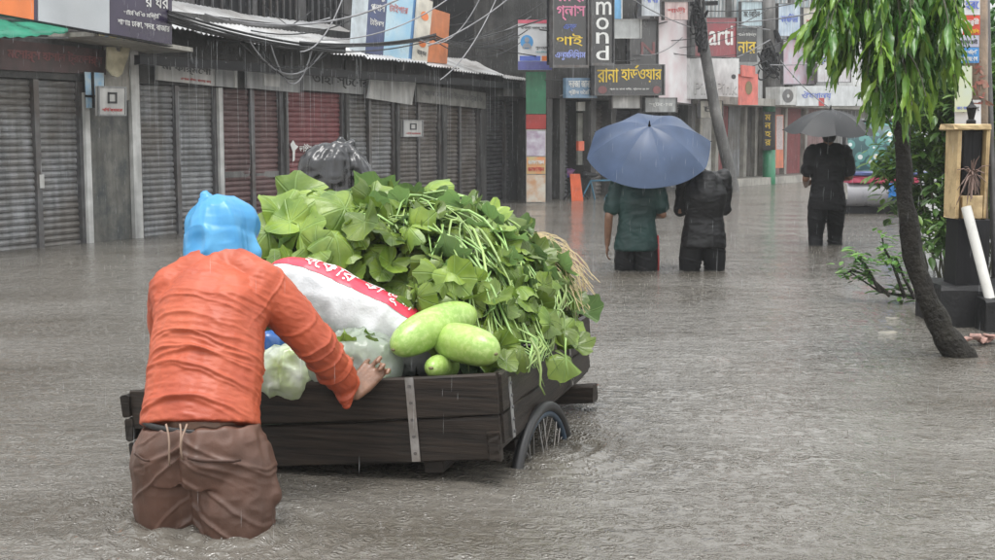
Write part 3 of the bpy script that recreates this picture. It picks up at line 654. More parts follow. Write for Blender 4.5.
B, t = ksign('poster_board', 'small sky blue poster beside the white stacked letters', 613, -6, 622, 19, .6, mat('sky blue poster', (.2, .45, .72), .4, .15), .05, cat='poster'); obj('edge', B.slab(.9, 0, 1, 1, .03, .01), M_ink_w, t)
c = K.p(636, 12, .3); t = thing('dish_antenna', 'grey satellite dish above the light grey panel', 'antenna', c)
mb = MB(); rg = []
for i in range(5):
    r = .28 * i / 4 + .004; rg.append([c + K.n * (.15 * (i / 4) ** 2) + K.u * r * math.cos(2 * math.pi * k / 18) + ZV * r * math.sin(2 * math.pi * k / 18) for k in range(18)])
mb.loft(rg, cap=False); obj('dish', mb, M_steel, t, smooth=True); mb = MB(); mb.tube([c - ZV * .45, c - K.n * .05], .02, 6); obj('mast', mb, M_steel, t)
# big pale hoardings and red script sign
B, t = ksign('hoarding', 'large pale hoarding with faint pink print beside the red script sign', 658, 14, 691, 100, .35, mat('pale hoarding', (.62, .61, .62), .4, .3, 2.2, detail=9, col2=(.58, .46, .48)), .08, 4, cat='hoarding'); frame(B, t, w=.02)
B, t = ksign('sign_board', 'dark red sign with white latin script beyond the leaning pole', 690, 18, 736, 57, .4, mat('dark red sign', (.23, .012, .025), .35, .2, 4), .1)
m2 = B.text('Aarti', .12, .30, .92, .84); obj('lettering', m2, M_ink_w, t); obj('panel_end', B.slab(-.01, 0, .10, 1, .02, .006), M_signk, t); frame(B, t, w=.02)
B, t = ksign('sign_board', 'grey white sign with raised latin letters below the red script sign', 690, 58.5, 739, 99, .42, mat('grey white sign', (.58, .58, .58), .4, .2, 4), .1)
m2 = B.text('PinkPink', .08, .12, .95, .42); obj('lettering', m2, mat('raised grey letters', (.58, .58, .57), .4, .1), t); mm = B.text('PinkPink', .085, .105, .955, .405, .002); obj('letter_edge', mm, M_ink_g, t); obj('emblem', B.disc(.88, .55, .05, .06), M_ink_k, t)
B, t = ksign('sign_board', 'black sign with yellow lettering between red script sign and concrete pole', 736.5, 28, 757, 62, .3, M_signk, .08); obj('lettering', B.text('নার', .05, .25, .92, .62), M_ink_y, t); obj('lettering', B.text('আমিন টেইলার্স', .05, .74, .95, .86), M_ink_w, t)
B, t = ksign('sign_board', 'white sign with blue print under the air conditioner', 796, 86, 862, 106, .62, mat('white shop sign', (.55, .57, .58), .4, .15, 4), .08); obj('lettering', B.text('ঔষধালয়', .08, .3, .5, .75), M_ink_b, t); obj('band', B.slab(.32, 0, .40, .4, .01, .005), M_ink_r, t)
B, t = ksign('poster_board', 'pale poster panel with pink and blue print high behind the tree leaves', 783, 40, 815, 84, .0, mat('pale printed panel', (.46, .47, .52), .4, .3, 3, col2=(.5, .3, .36), detail=8), .05, cat='poster'); frame(B, t, w=.02)
B, t = ksign('poster_board', 'upright orange and white narrow poster beside the green based pole', 775.5, 115, 783.5, 168, .2, mat('orange white print', (.6, .17, .08), .4, .2, 6), .04, cat='poster'); obj('band', B.slab(.1, .35, .9, .98, .006, .005), mat('pale print', (.5, .42, .42), .45, .3, 30), t)
# pink banner on the pole
B, t = ksign('banner', 'pink red cloth banner with dark emblem hanging beside the concrete pole', 739, 74, 758, 105, 1.0, mat('pink red cloth', (.62, .16, .13), .6, .2, 5), .02, cat='banner'); obj('emblem', B.disc(.5, .55, .18, .22, .006), mat('emblem olive', (.2, .14, .06), .5), t)
B2 = K.board(740, 62, 757, 76, 1.05, 2); obj('fold', B2.slab(.1, 0, .9, .8, .03), MATS['pink red cloth'], t)
# air conditioner
t = thing('air_conditioner', 'white air conditioner outdoor unit above the shop canopy', 'air conditioner', K.p(788, 105, .3)); B = K.board(780, 87, 797, 105, .66)
obj('case', B.slab(th=.35), M_white_p, t); obj('fan_grille', B.disc(.45, .5, .32, .38, .006), M_steel, t); obj('fan_hub', B.disc(.45, .5, .08, .1, .012), M_white_p, t)
# leaning pole and concrete pole
def pole(name, label, pts, rad, m, base, bands=()):
    t = thing(name, label, 'pole', (base[0], base[1], Z0)); mb = MB(); mb.tube(pts, rad, 12); obj('shaft', mb, m, t, smooth=True); return t
g = at_z(734, 191); Yp = g[1]
t = pole('utility_pole', 'grey utility pole leaning left with cables at its head', [g - ZV * .5 + np.array([.05, 0, 0]), g, at_y(715, 110, Yp), at_y(703, 40, Yp), at_y(698, -30, Yp)], [.13, .125, .115, .11, .10], M_conc, g)
def coil(cx, cy, w, h, Y, n, seed):
    g = random.Random(seed); mb = MB()
    for k in range(n):
        a, b, ph, ox, oy = g.uniform(.3, 1) * w, g.uniform(.3, 1) * h, g.uniform(0, 6), g.uniform(-.4, .4) * w, g.uniform(-.6, .6) * h
        mb.tube([at_y(cx + ox + a * math.cos(q + ph), cy + oy + b * math.sin(q), Y + .05 * math.sin(q * 2 + k)) for q in np.linspace(0, g.uniform(4, 6.3), 18)], g.uniform(.012, .028), 5)
    return mb
obj('cable_bundle', coil(699, 22, 7, 22, Yp - .16, 16, 3), M_black, t)
mb = MB(); mb.box(at_y(688, 6, Yp - .1), (0.6, 0, 0.02), (0, .1, 0), (0, 0, .08)); obj('cross_arm', mb, M_black, t)
g = at_z(769, 184); Yp2 = g[1]
t = thing('utility_pole', 'upright concrete pole with green painted base and yellow lettered plate', 'pole', (g[0], g[1], Z0))
def pseg(y0, y1, m, name, r=.15):
    mb = MB(); mb.tube([at_y(769, y1, Yp2), at_y(769, y0, Yp2)], r, 14); return obj(name, mb, m, t, smooth=True)
pseg(205, 150, MATS['green paint'], 'green_base', .153); pseg(150, 112, M_conc_d, 'shaft'); pseg(112, 100, MATS['green paint'], 'green_band', .153); pseg(100, -40, M_conc, 'shaft')
B = Board(at_y(763, 112, Yp2 - .18), at_y(772.5, 112, Yp2 - .18), at_y(772.5, 150, Yp2 - .18), at_y(763, 150, Yp2 - .18), (0, -1, 0)); pl = obj('plate', B.slab(th=.02), M_signk, t)
m2 = MB()
for k, ch in enumerate('চক্ষু হাস'.replace(' ', '')[:4]): B.text('মনহর'[k], .2, .78 - k * .22, .8, .93 - k * .22, mb=m2)
obj('lettering', m2, M_ink_y, pl)
obj('cable_bundle', coil(769, 62, 9, 16, Yp2 - .22, 20, 5), M_black, t)
mb = MB(); mb.tube([at_y(775, 30, Yp2 - .1), at_y(780, 42, Yp2 - .1)], .06, 8); obj('insulator', mb, M_black, t)

# small things by the dark shop: parked bicycle and orange board
g = at_z(577, 201); t = thing('propped_board', 'upright orange board propped on the flooded step', 'board', (g[0], g[1], Z0))
B = Board(at_y(570, 174, g[1]), at_y(580, 174, g[1]), at_y(584, 206, g[1]), at_y(572, 206, g[1]), (0, -1, 0)); obj('panel', B.slab(th=.05), mat('orange plastic', (.68, .13, .05), .35, .15), t); obj('prop', MB().tube([B.p(.5, .9, -.05), B.p(.5, 0, -.6)], .02, 6), M_steel, t)
def bicycle(base, d, label):
    t = thing('bicycle', label, 'bicycle', (base[0], base[1], Z0)); d = nrm(d); s = np.array([-d[1], d[0], 0]); o = np.array([base[0], base[1], Z0])
    for k in (-.5, .5):
        c = o + d * k + ZV * .33; mb = MB(); rg = []
        for i in range(25):
            a = 2 * math.pi * i / 24; rg.append(c + d * .32 * math.cos(a) + ZV * .32 * math.sin(a))
        mb.tube(rg, .018, 6, cap=False); w = obj('wheel', mb, M_black, t)
        m2 = MB()
        for i in range(10): a = 2 * math.pi * i / 10; m2.tube([c, c + d * .31 * math.cos(a) + ZV * .31 * math.sin(a)], .003, 3)
        obj('spokes', m2, M_steel, w)
    bb, st, hd, rw, fw = o + ZV * .3 - d * .05, o + ZV * .85 - d * .2, o + ZV * .85 + d * .33, o + ZV * .33 - d * .5, o + ZV * .33 + d * .5
    mb = MB()
    for p, q in ((bb, st), (st, hd), (hd, bb), (bb, rw), (st, rw), (hd, fw)): mb.tube([p, q], .016, 6)
    obj('frame', mb, mat('blue green bicycle paint', (.04, .14, .22), .35, .2), t)
    obj('saddle', MB().caps([st + ZV * .1 - d * .12, st + ZV * .1 + d * .12], [.07, .03], 8), M_black, t); obj('handlebar', MB().tube([hd + ZV * .15 - s * .28, hd + ZV * .18, hd + ZV * .15 + s * .28], .014, 6), M_steel, t)
g = at_z(600, 199); bicycle(g, (1, .5, 0), 'blue bicycle parked in the water by the dark shop front')
g = at_z(566, 196); t = thing('stall_cover', 'blue and pink plastic sheet draped over a stall by the dark shop', 'tarpaulin', (g[0], g[1], Z0))
mb = MB(); rg = []
for k in range(13):
    u_ = k / 12; a = at_y(562 + 28 * u_, 166 + 3 * math.sin(7 * u_), g[1] - .1); rg.append([a + np.array([0, .5, .1]), a, a - ZV * (.12 + .05 * math.sin(9 * u_)) - np.array([0, .05, 0]), a - ZV * .10 + np.array([0, .02, 0]), a - ZV * .02 + np.array([0, .48, .06])])
mb.loft(rg); obj('sheet', mb, mat('blue pink sheet', (.12, .14, .5), .3, .3, 6, col2=(.5, .12, .2)), t, smooth=True)
mb = MB(); mb.box((rg[0][1][0], g[1] - .05, Z0), (.05, 0, 0), (0, .05, 0), (0, 0, .95)); obj('leg', mb, M_steel, t); mb = MB(); mb.box((rg[-1][1][0] - .05, g[1] - .05, Z0), (.05, 0, 0), (0, .05, 0), (0, 0, .95)); obj('leg', mb, M_steel, t)

# more faded boards crowding the upper fronts
for k, (x0, y0, x1, y1, off, c, c2, lab, txt, inkm) in enumerate((
        (641, -20, 660, 16, .9, (.50, .52, .54), (.35, .38, .42), 'pale blue grey board high above the dark shop', 'ছবি ঘর', M_ink_b),
        (664, 2, 688, 20, .75, (.52, .42, .40), (.40, .25, .25), 'faded rose board above the large pale hoarding', 'শাড়ী', M_ink_r),
        (741, 2, 762, 26, .2, (.45, .55, .58), (.35, .45, .50), 'light teal board between the two poles', 'মোবাইল', M_ink_k),
        (778, 4, 800, 36, .3, (.48, .55, .62), (.30, .40, .52), 'faded light blue board beside the concrete pole', 'কম্পিউটার', M_ink_b),
        (803, 8, 830, 38, .2, (.55, .52, .45), (.42, .38, .30), 'faded yellowish board half behind the tree leaves', 'হোটেল', M_ink_r),
        (817, 42, 850, 82, .3, (.56, .57, .58), (.45, .40, .42), 'white board with faded print behind the tree leaves', 'ডেন্টাল', M_ink_b),
        (645, 98, 676, 112, .5, (.30, .31, .31), (.20, .20, .2), 'grey low board under the hardware sign end', 'স্টোর', M_ink_w),
        (700, 101, 722, 118, .62, (.40, .38, .32), (.28, .26, .22), 'dusty square board hanging under the canopy', 'চা', M_ink_k))):
    B, t = ksign('sign_board', lab, x0, y0, x1, y1, off, mat('faded board %d' % k, c, .45, .3, 5, col2=c2, streak=.35, detail=8), .06)
    obj('lettering', B.text(txt, .12, .35, .88, .7), inkm, t); frame(B, t, w=.02)
# ================================================================== RIGHT: tree, shrubs, post, fallen branch, rickshaw
def leafmat(name, c, c2, rough=.35, tr=.35, ov=.25): return mat(name, c, rough, .3, 9, col2=c2, trans=tr, objvar=ov, spec=.5)
M_tleaf = leafmat('mast tree leaf', (.075, .17, .030), (.030, .085, .016), .28)
M_tleaf_l = leafmat('young mast tree leaf', (.17, .28, .04), (.10, .20, .03), .3)
M_bark = mat('wet dark bark', (.016, .0135, .011), .6, .5, 10, .02, 45, streak=.3, spec=.2, dirt=(.035, .033, .026), dscale=9, damt=.6)
M_twig = mat('green brown twig', (.05, .05, .025), .5, .3, 10)

def blade_mesh(name, L, w, wav, droop, nseg=9, m=None):
    """lance-shaped leaf with waved edge, hanging along -z, stalk at the origin"""
    mb = MB(); r = []
    for i in range(nseg + 1):
        t = i / nseg; ww = w * (math.sin(math.pi * min(t * 1.05 + .02, 1)) ** .7) * (1 - .35 * t) + .001
        z = -L * t; x0 = droop * L * math.sin(t * 1.8) ; wv = wav * math.sin(t * 17)
        r.append([(-ww, x0 + wv + ww * .25, z), (-ww * .5, x0 + wv * .4, z), (0, x0 - ww * .12, z), (ww * .5, x0 - wv * .4, z), (ww, x0 - wv + ww * .25, z)])
    mb.loft([[np.array(p) for p in q] for q in r], cap=False, closed=False)
    me = bpy.data.meshes.new(name); me.from_pydata(mb.v, [], mb.f); me.polygons.foreach_set('use_smooth', [True] * len(me.polygons)); me.materials.append(m); me.update(); return me
def basis(down, out):
    d = nrm(down); y = nrm(np.asarray(out, float) - d * np.dot(out, d)); x = np.cross(y, -d); M = np.eye(4); M[:3, 0] = x; M[:3, 1] = y; M[:3, 2] = -d; return M
def place(me, name, M, parent):
    o = bpy.data.objects.new(name, me); M = M.copy(); M[:3, 3] -= np.array(WLOC[parent.name]); COL.objects.link(o); o.parent = parent; o.matrix_basis = Matrix(M.tolist()); return o
def merged(me_list, Ms, name, mats_, parent, midx=None):
    """many leaf copies joined into one mesh of stuff"""
    V, F, MI, n = [], [], [], 0
    geo = [(np.array([v.co[:] for v in m.vertices]), [tuple(p.vertices) for p in m.polygons]) for m in me_list]
    org = np.array(WLOC[parent.name])
    for k, (i, M) in enumerate(Ms):
        v, f = geo[i]; w = v @ M[:3, :3].T + M[:3, 3] - org; V.append(w); F += [tuple(a + n for a in q) for q in f]; n += len(v); MI += [0 if midx is None else midx[k]] * len(f)
    me = bpy.data.meshes.new(name); me.from_pydata(np.concatenate(V).tolist(), [], F)
    for m in mats_: me.materials.append(m)
    me.polygons.foreach_set('material_index', MI); me.polygons.foreach_set('use_smooth', [True] * len(F)); me.update()
    o = bpy.data.objects.new(name, me); COL.objects.link(o); o.parent = parent; tag(o, kind='stuff'); WLOC[o.name] = WLOC[parent.name]; return o

TB = at_z(958, 357); TY = TB[1]
tree = thing('mast_tree', 'slim dark trunked tree with long drooping glossy leaves standing in the water', 'tree', (TB[0], TB[1], Z0))
trk = [TB + np.array([.14, .02, -.5]), TB + np.array([.02, 0, -.03]), at_y(942, 330, TY), at_y(926, 296, TY), at_y(913, 255, TY + .02), at_y(905, 205, TY + .03), at_y(903, 150, TY + .05), at_y(901, 90, TY + .06), at_y(899, 20, TY + .08), at_y(897, -80, TY + .1), at_y(897, -220, TY + .1)]
mb = MB(); P = [np.array(p) for p in trk]; Q = [];
for i in range(len(P) - 1):
    for k in range(4): t = k / 4; Q.append(P[i] * (1 - t) + P[i + 1] * t)
Q.append(P[-1]); rr = np.interp(np.linspace(0, 1, len(Q)), [0, .1, .2, .35, .6, 1], [.095, .080, .064, .050, .042, .03])
mb.tube(Q, list(rr), 14)
V = np.array(mb.v); V[:, :2] += .016 * np.stack([vnoise(V * [1, 1, .4], 22, 1), vnoise(V * [1, 1, .4], 22, 2)], 1); mb.v = [tuple(p) for p in V]
trunk = obj('trunk', mb, M_bark, tree, smooth=True)
mb = MB()
for k in range(3):
    a = TB + np.array([.02 + .02 * k, -.06, .02 + .06 * k]); mb.ball(a + np.array([.05 * (k - 1), 0, 0]), .05, .04, .06, 8, 6)
mb = MB(); mb.caps([TB + np.array([.06, -.01, .03]), TB + np.array([.10, -.03, -.10])], [.03, .045], 10); obj('root_flare', mb, M_bark, trunk, smooth=True)
blades = [blade_mesh('leaf', L, w, wv, dr, m=mm) for mm in (M_tleaf, M_tleaf_l) for L, w, wv, dr in ((.20, .022, .006, .12), (.24, .025, .007, .2), (.16, .022, .006, .05), (.22, .019, .006, -.08))]
front, rest, ridx = [], [], []
# drooping sprays: start in the photo, their length, and how far towards the viewer they hang
sprays = []
def spray(px, py, dpx, dpy, dep, n=12, young=.25, spread=.09):
    dpy *= .84 if py < 30 else .75; sprays.append((px, py, dpx, dpy, dep, n, young, spread))
rs = random.Random(5)
for px, py, dx, dy, dep in ((862, -10, -52, 72, -.1), (858, -12, -30, 80, -.2), (850, 0, -48, 40, .1), (866, -8, -18, 84, -.15), (872, 0, -4, 96, -.1), (878, -6, 6, 70, -.3), (884, 10, -6, 100, -.35), (890, 40, -14, 70, -.4),
                            (893, 45, 4, 82, -.45), (898, 50, 14, 74, -.45), (906, 52, 20, 60, -.4), (900, 20, 30, 70, -.3), (908, 8, 36, 66, -.2), (914, -4, 40, 96, -.1), (920, -10, 34, 104, -.1), (926, -12, 30, 70, 0), (905, -10, 20, 60, -.3), (895, -12, 8, 70, -.4),
                            (886, -12, -16, 60, -.35), (876, -14, -26, 80, -.2), (872, 40, -4, 60, .1), (858, 20, -12, 40, .15), (912, 60, 6, 60, .1), (920, 40, 22, 60, .1), (845, -14, -34, 60, .05), (880, 60, -10, 62, .15), (930, -14, 26, 98, .05), (838, -12, -34, 80, .05),
                            (902, 80, 4, 44, -.3), (888, 84, -6, 40, -.2), (876, 20, -6, 84, .0), (915, 20, 20, 90, .05)):
    spray(px, py, dx, dy, dep, rs.randint(13, 18), rs.choice((.2, .3, .6)))
for k in range(95):
    px = rs.uniform(836, 946); y_ = rs.uniform(-75, 22); spray(px, y_, (px - 897) * rs.uniform(.1, .5), rs.uniform(35, 62), rs.uniform(-.5, .5), rs.randint(11, 16), rs.choice((.0, .2, .4)))
twm = MB()
for (px, py, dx, dy, dep, n, young, sp) in sprays:
    a = at_y(px, py, TY + dep * .6); b = at_y(px + dx, py + dy, TY + dep)
    mid = (a + b) / 2 + np.array([(b[0] - a[0]) * .22, 0, .06]); pts = [(1 - t) ** 2 * a + 2 * t * (1 - t) * mid + t * t * b for t in np.linspace(0, 1, 8)]
    twm.tube(pts, [.005] * 4 + [.003] * 4, 5)
    st = at_y(899, py - 25, TY + .08); twm.tube([st, (st + a) / 2 + ZV * .06, a], [.014, .009, .005], 5)
    for i in range(n):
        t = (i + .5) / n; c = (1 - t) ** 2 * a + 2 * t * (1 - t) * mid + t * t * b; tg = nrm(b - a)
        sd = 1 if i % 2 else -1; az = rs.uniform(0, 6.28)
        out = np.array([math.cos(az), math.sin(az), 0])
        down = nrm(tg * .45 + np.array([0, 0, -.9]) + out * rs.uniform(.12, .5)); M = basis(down, out); s = rs.uniform(.75, 1.15) * (1 - .25 * t); M[:3, :3] *= s; M[:3, 3] = c
        i_ = rs.randrange(4) + (4 if rs.random() < young + .35 * (t > .75) else 0)
        (front if dep < -.05 and len(front) < 280 and py > -14 else rest).append((i_, M))
obj('twigs', twm, M_twig, tree)
for i, M in front: place(blades[i], 'leaf', M, tree)
merged(blades, rest, 'crown', [M_tleaf, M_tleaf_l], tree, [0 if i < 4 else 1 for i, _ in rest])

# shrubs behind the trunk
M_sh1 = leafmat('shrub leaf', (.065, .15, .028), (.028, .08, .016), .4, .3); M_sh2 = leafmat('pale shrub leaf', (.14, .25, .05), (.07, .16, .03), .4, .35)
small = []
for mm in (M_sh1, M_sh2):
    small += [blade_mesh('leaf', .085, .019, .002, .2, 3, mm), blade_mesh('leaf', .06, .017, .002, -.1, 3, mm)]
def shrub(label, c, r, n, pale, seed, lean=(0, 0)):
    rs = random.Random(seed); t = thing('shrub', label, 'shrub', (c[0], c[1], Z0), 'shrubs along the flooded verge'); Ms, mi = [], []
    cl = [(np.array([rs.uniform(-1, 1) * r[0] * .8, rs.uniform(-1, 1) * r[1] * .8, rs.uniform(.15, 1) ** .8 * r[2]])) for _ in range(44)]
    st = MB()
    for q in cl[:16]:
        p = np.array(c) + q; b = np.array([c[0] + q[0] * .2, c[1] + q[1] * .2, Z0]); st.tube([b, (b + p) / 2 + np.array([rs.uniform(-.1, .1), 0, .1]), p], [.012, .009, .004], 5)
    obj('stems', st, M_twig, t)
    for k in range(n):
        q = rs.choice(cl); rad = rs.uniform(.12, .3); u = nrm([rs.gauss(0, 1), rs.gauss(0, 1), rs.gauss(0, 1)]) * rad * rs.random() ** .4
        p = np.array(c) + q + u
        if p[2] < .02: continue
        az = rs.uniform(0, 6.28); out = np.array([math.cos(az), math.sin(az), .2]); M = basis(nrm([out[0], out[1], -rs.uniform(.1, 1.2)]), nrm([out[0] * .3, out[1] * .3, 1])); M[:3, :3] *= rs.uniform(1.0, 1.9); M[:3, 3] = p
        pl = rs.random() < pale; Ms.append(((2 if pl else 0) + rs.randrange(2), M)); mi.append(1 if pl else 0)
    merged(small, Ms, 'foliage', [M_sh1, M_sh2], t, mi)
a = at_z(925, 292); shrub('dense dark green shrub right behind the leaning tree trunk', (3.85, a[1] + .9, 0), (.50, .45, 1.75), 5200, .35, 1)
a = at_z(985, 285); shrub('tall bright shrub behind the yellow and black post', (a[0] + .2, a[1] + 1.2, 0), (.8, .6, 1.9), 4800, .55, 2)
a = at_z(940, 262); shrub('tall dark shrub mass between tree and rickshaw', (5.45, a[1] + 1.5, 0), (.85, .8, 2.3), 4600, .2, 3)
shrub('high dark shrub at the back of the verge', (7.5, 17.5, 0), (1.3, 1.0, 3.6), 4600, .15, 4)
shrub('broad shrub at the outer edge of the verge', (5.2, 12.0, 0), (1.0, 1.0, 2.6), 3600, .3, 5)
# verge wall behind the shrubs
t = thing('boundary_wall', 'low grimy boundary wall behind the shrubs', 'wall', (7.6, 14, Z0)); mb = MB(); mb.box((6.2, 9.0, Z0), (.2, 0, 0), (3.2, 9.5, 0), (0, 0, 1.9)); obj('masonry', mb, M_conc_d, t); mb = MB(); mb.box((6.15, 9.0, Z0 + 1.903), (.3, 0, 0), (3.2, 9.5, 0), (0, 0, .08)); obj('coping', mb, M_conc, t)

# fallen green branch in the water
fbq = at_z(905, 300); t = thing('fallen_branch', 'leafy green branch lying in the water left of the trunk', 'branch', fbq)
rs = random.Random(9); st = MB(); Ms, mi = [], []
lines = [((932, 300), (905, 296), (880, 292), (850, 272)), ((905, 298), (892, 262), (884, 248), (882, 236)), ((890, 296), (868, 276), (852, 270), (842, 276)), ((915, 299), (905, 280), (896, 258), (893, 262)), ((880, 292), (866, 266), (858, 258), (856, 252))]
for ln in lines:
    pts = [at_y(x, y, fbq[1] - .2 + .05 * i) for i, (x, y) in enumerate(ln)]; st.tube(pts, [.014, .011, .008, .004], 6)
    for k in range(42):
        t_ = rs.uniform(.25, 1.05) * 3; i = min(int(t_), 2); c = pts[i] + (pts[i + 1] - pts[i]) * (t_ - i) + np.array([rs.gauss(0, .035), rs.gauss(0, .05), rs.gauss(0, .03)])
        if c[2] < .01: c[2] = .012
        az = rs.uniform(0, 6.28); M = basis(nrm([math.cos(az), math.sin(az), -.3]), (0, 0, 1)); M[:3, :3] *= rs.uniform(.8, 1.4); M[:3, 3] = c; pl = rs.random() < .6; Ms.append(((2 if pl else 0) + rs.randrange(2), M)); mi.append(int(pl))
obj('limb', st, M_bark, t); merged(small, Ms, 'foliage', [M_sh1, M_sh2], t, mi)

# yellow and black post on its block, notices, leaning white pipe, steel pole
PB = at_z(972, 333); PY = PB[1] + .25
t = thing('concrete_block', 'low black stained concrete block at the foot of the yellow post', 'block', (PB[0], PY, Z0))
a, b = at_y(942, 334, PY), at_y(1080, 287, PY); mb = MB(); mb.rbox((a[0], PY, Z0), (b[0] - a[0], 0, 0), (0, .55, 0), (0, 0, b[2] - Z0), .03); obj('footing', mb, mat('black wet concrete', (.014, .014, .015), .5, .4, 5, .006, 30, spec=.25), t)
a2, b2 = at_y(985, 330, PY - .2), at_y(1060, 300, PY - .2); mb = MB(); mb.rbox((a2[0], PY - .2, Z0), (b2[0] - a2[0], 0, 0), (0, .19, 0), (0, 0, b2[2] - Z0), .02); obj('step', mb, MATS['black wet concrete'], t)
t = thing('gate_post', 'square post painted yellow above and black below with dried plant stuffed in its niche', 'post', (PB[0], PY + .1, Z0))
M_yel = mat('faded yellow paint', (.58, .43, .23), .5, .15, 4, .004, 40, dirt=(.24, .16, .08), damt=.7, dscale=7)
def pbx(x0, y0, x1, y1, m, name, d0=.1, dp=.22, par=None):
    a, b = at_y(x0, y1, PY + d0), at_y(x1, y0, PY + d0); mb = MB(); mb.rbox((a[0], PY + d0, a[2]), (b[0] - a[0], 0, 0), (0, dp, 0), (0, 0, b[2] - a[2]), .006); return obj(name, mb, m, par or t)
pbx(955, 219.5, 990, 300, M_black, 'black_base'); pbx(955, 130, 962, 219, M_yel, 'jamb'); pbx(983, 130, 990, 219, M_yel, 'jamb'); pbx(962.2, 196, 982.8, 219, M_yel, 'lower_panel', .105); pbx(954, 124, 991, 130, M_yel, 'cap', .08, .26); pbx(962.2, 130.3, 982.8, 195.8, M_black, 'niche_back', .16, .08)
rs = random.Random(3); mb = MB(); c = at_y(972, 174, PY + .08)
for k in range(60):
    d = np.array([rs.gauss(0, .035), rs.gauss(-.02, .02), rs.gauss(-.03, .055)]); mb.tube([c + d * .15, c + d * .7 + ZV * .01, c + d * 1.25 - ZV * .012], [.005, .004, .002], 5)
obj('dried_plant', mb, mat('dried brown plant', (.17, .11, .09), .6, .3, 20), t)
c = at_y(971, 124, PY + .15); t = thing('lantern', 'small black lantern standing on the yellow post cap', 'lantern', c); mb = MB(); mb.tube([c, c + ZV * .02, c + ZV * .03, c + ZV * .09, c + ZV * .1, c + ZV * .12, c + ZV * .14], [.03, .03, .018, .03, .035, .015, .006], 10); obj('body', mb, M_black, t); obj('ring', MB().tube([c + ZV * .14, c + ZV * .155], .004, 6), M_black, t)
t = thing('white_pipe', 'white plastic pipe leaning against the black base of the post', 'pipe', at_y(990, 300, PY - .08)); mb = MB(); p0, p1 = at_y(990, 299, PY - .1), at_y(966, 207, PY + .06); mb.tube([p0, p0 * .5 + p1 * .5, p1], .031, 16, cap=False); mb.tube([p0, p0 * .5 + p1 * .5, p1], .026, 16, cap=False); obj('tube', mb, mat('white pvc', (.62, .61, .58), .3, .12, 6, dirt=(.4, .38, .33), damt=.4), t, smooth=True)
s = PY + .5
t = thing('steel_pole', 'thin grey steel pole beside the notice boards', 'pole', (at_y(994, 300, s)[0], s, Z0)); mb = MB(); mb.tube([at_y(996, 330, s), at_y(993, 200, s), at_y(988, 60, s), at_y(985, -60, s)], .022, 10); obj('tube', mb, M_steel, t, smooth=True)
mb = MB(); mb.tube([at_y(995, 300, s) - ZV * .05, at_y(995, 300, s)], .04, 10); obj('collar', mb, M_steel, t)
# trunk of the wooden notice pole behind, with its notices
s = PY + .45; t = thing('notice_pole', 'brown wooden pole behind the post carrying stacked notices', 'pole', (at_y(975, 300, s)[0], s, Z0)); mb = MB(); mb.tube([at_y(977, 330, s), at_y(977, 130, s), at_y(976, -60, s)], .07, 12); obj('shaft', mb, mat('brown wood pole', (.17, .12, .08), .5, .4, 14, .006, 30), t, smooth=True)
mb = MB(); rs = random.Random(4)
for k in range(26):
    c = at_y(979 + rs.uniform(-6, 7), 66 + k * 1.6, s - .075); d = np.array([rs.gauss(0, 1), rs.gauss(0, .4), rs.gauss(0, 1)]) * .022; e = np.array([rs.gauss(0, 1), rs.gauss(0, .4), rs.gauss(0, 1)]) * .018; mb.add([c, c + d, c + d + e, c + e * 1.3], [(0, 1, 2, 3)])
obj('knot_cluster', mb, mat('torn paper scraps', (.2, .15, .11), .6, .5, 18, col2=(.3, .06, .05)), t)
def note(label, x0, y0, x1, y1, m, yy, texts=()):
    B = Board(at_y(x0, y0, yy), at_y(x1, y0, yy), at_y(x1, y1, yy), at_y(x0, y1, yy), (0, -1, 0)); t = thing('notice', label, 'notice', B.p(.5, 0)); obj('sheet', B.slab(th=.008), m, t)
    for tx, v0, v1, mm in texts: obj('lettering', B.text(tx, .08, v0, .92, v1), mm, t)
    return B, t
M_nw = mat('white notice', (.58, .58, .60), .4, .12); M_nb = mat('blue notice', (.05, .22, .50), .4, .12)
note('white notice with black print at the top of the pole', 964, -12, 980, 15, M_nw, s - .1, (('ভাড়া', .62, .9, M_ink_k), ('হবে', .2, .5, M_ink_b)))
note('red and orange notice with white print on the pole', 963, 15.5, 980, 35, mat('red orange notice', (.55, .06, .03), .4, .15), s - .102, (('জরুরী', .45, .85, M_ink_w), ('নোটিশ', .08, .3, M_ink_y)))
note('pale violet notice between the red and blue ones', 957, 35.5, 979, 47, mat('pale violet notice', (.42, .42, .52), .4, .15), s - .104, (('পড়াতে চাই', .2, .7, M_ink_k),))
note('blue notice with white print on the pole', 956, 47.5, 979, 63, M_nb, s - .106, (('টিউটর দিচ্ছি', .5, .85, M_ink_w), ('যোগাযোগ', .12, .4, M_ink_w)))
note('pale yellow notice with bluish foot on the pole', 955, 66, 972, 112, mat('pale yellow notice', (.45, .47, .28), .4, .2, 6, col2=(.45, .5, .42)), s - .11, (('কোচিং', .05, .14, M_ink_b),))
note('white notice behind the black lantern', 955, 100, 981, 125, M_nw, s - .07, (('ভর্তি চলছে', .5, .8, M_ink_g),))
# rubbish at the trunk's foot
g = at_z(976, 344); t = thing('rubbish', 'pinkish brown rubbish caught beside the tree trunk', 'rubbish', g); rs = random.Random(2)
for k in range(7):
    c = g + np.array([rs.uniform(-.07, .09), rs.uniform(-.05, .05), .015 + .012 * k * .5]); mb = MB(); mb.ball(c, rs.uniform(.02, .05), rs.uniform(.02, .04), rs.uniform(.008, .02), 8, 5); V = np.array(mb.v); V += .012 * np.stack([vnoise(V, 40, q) for q in (1, 2, 3)], 1); mb.v = [tuple(p) for p in V]; obj('scrap', mb, mat('pinkish scrap', (.30, .17, .14), .6, .4, 30), t)
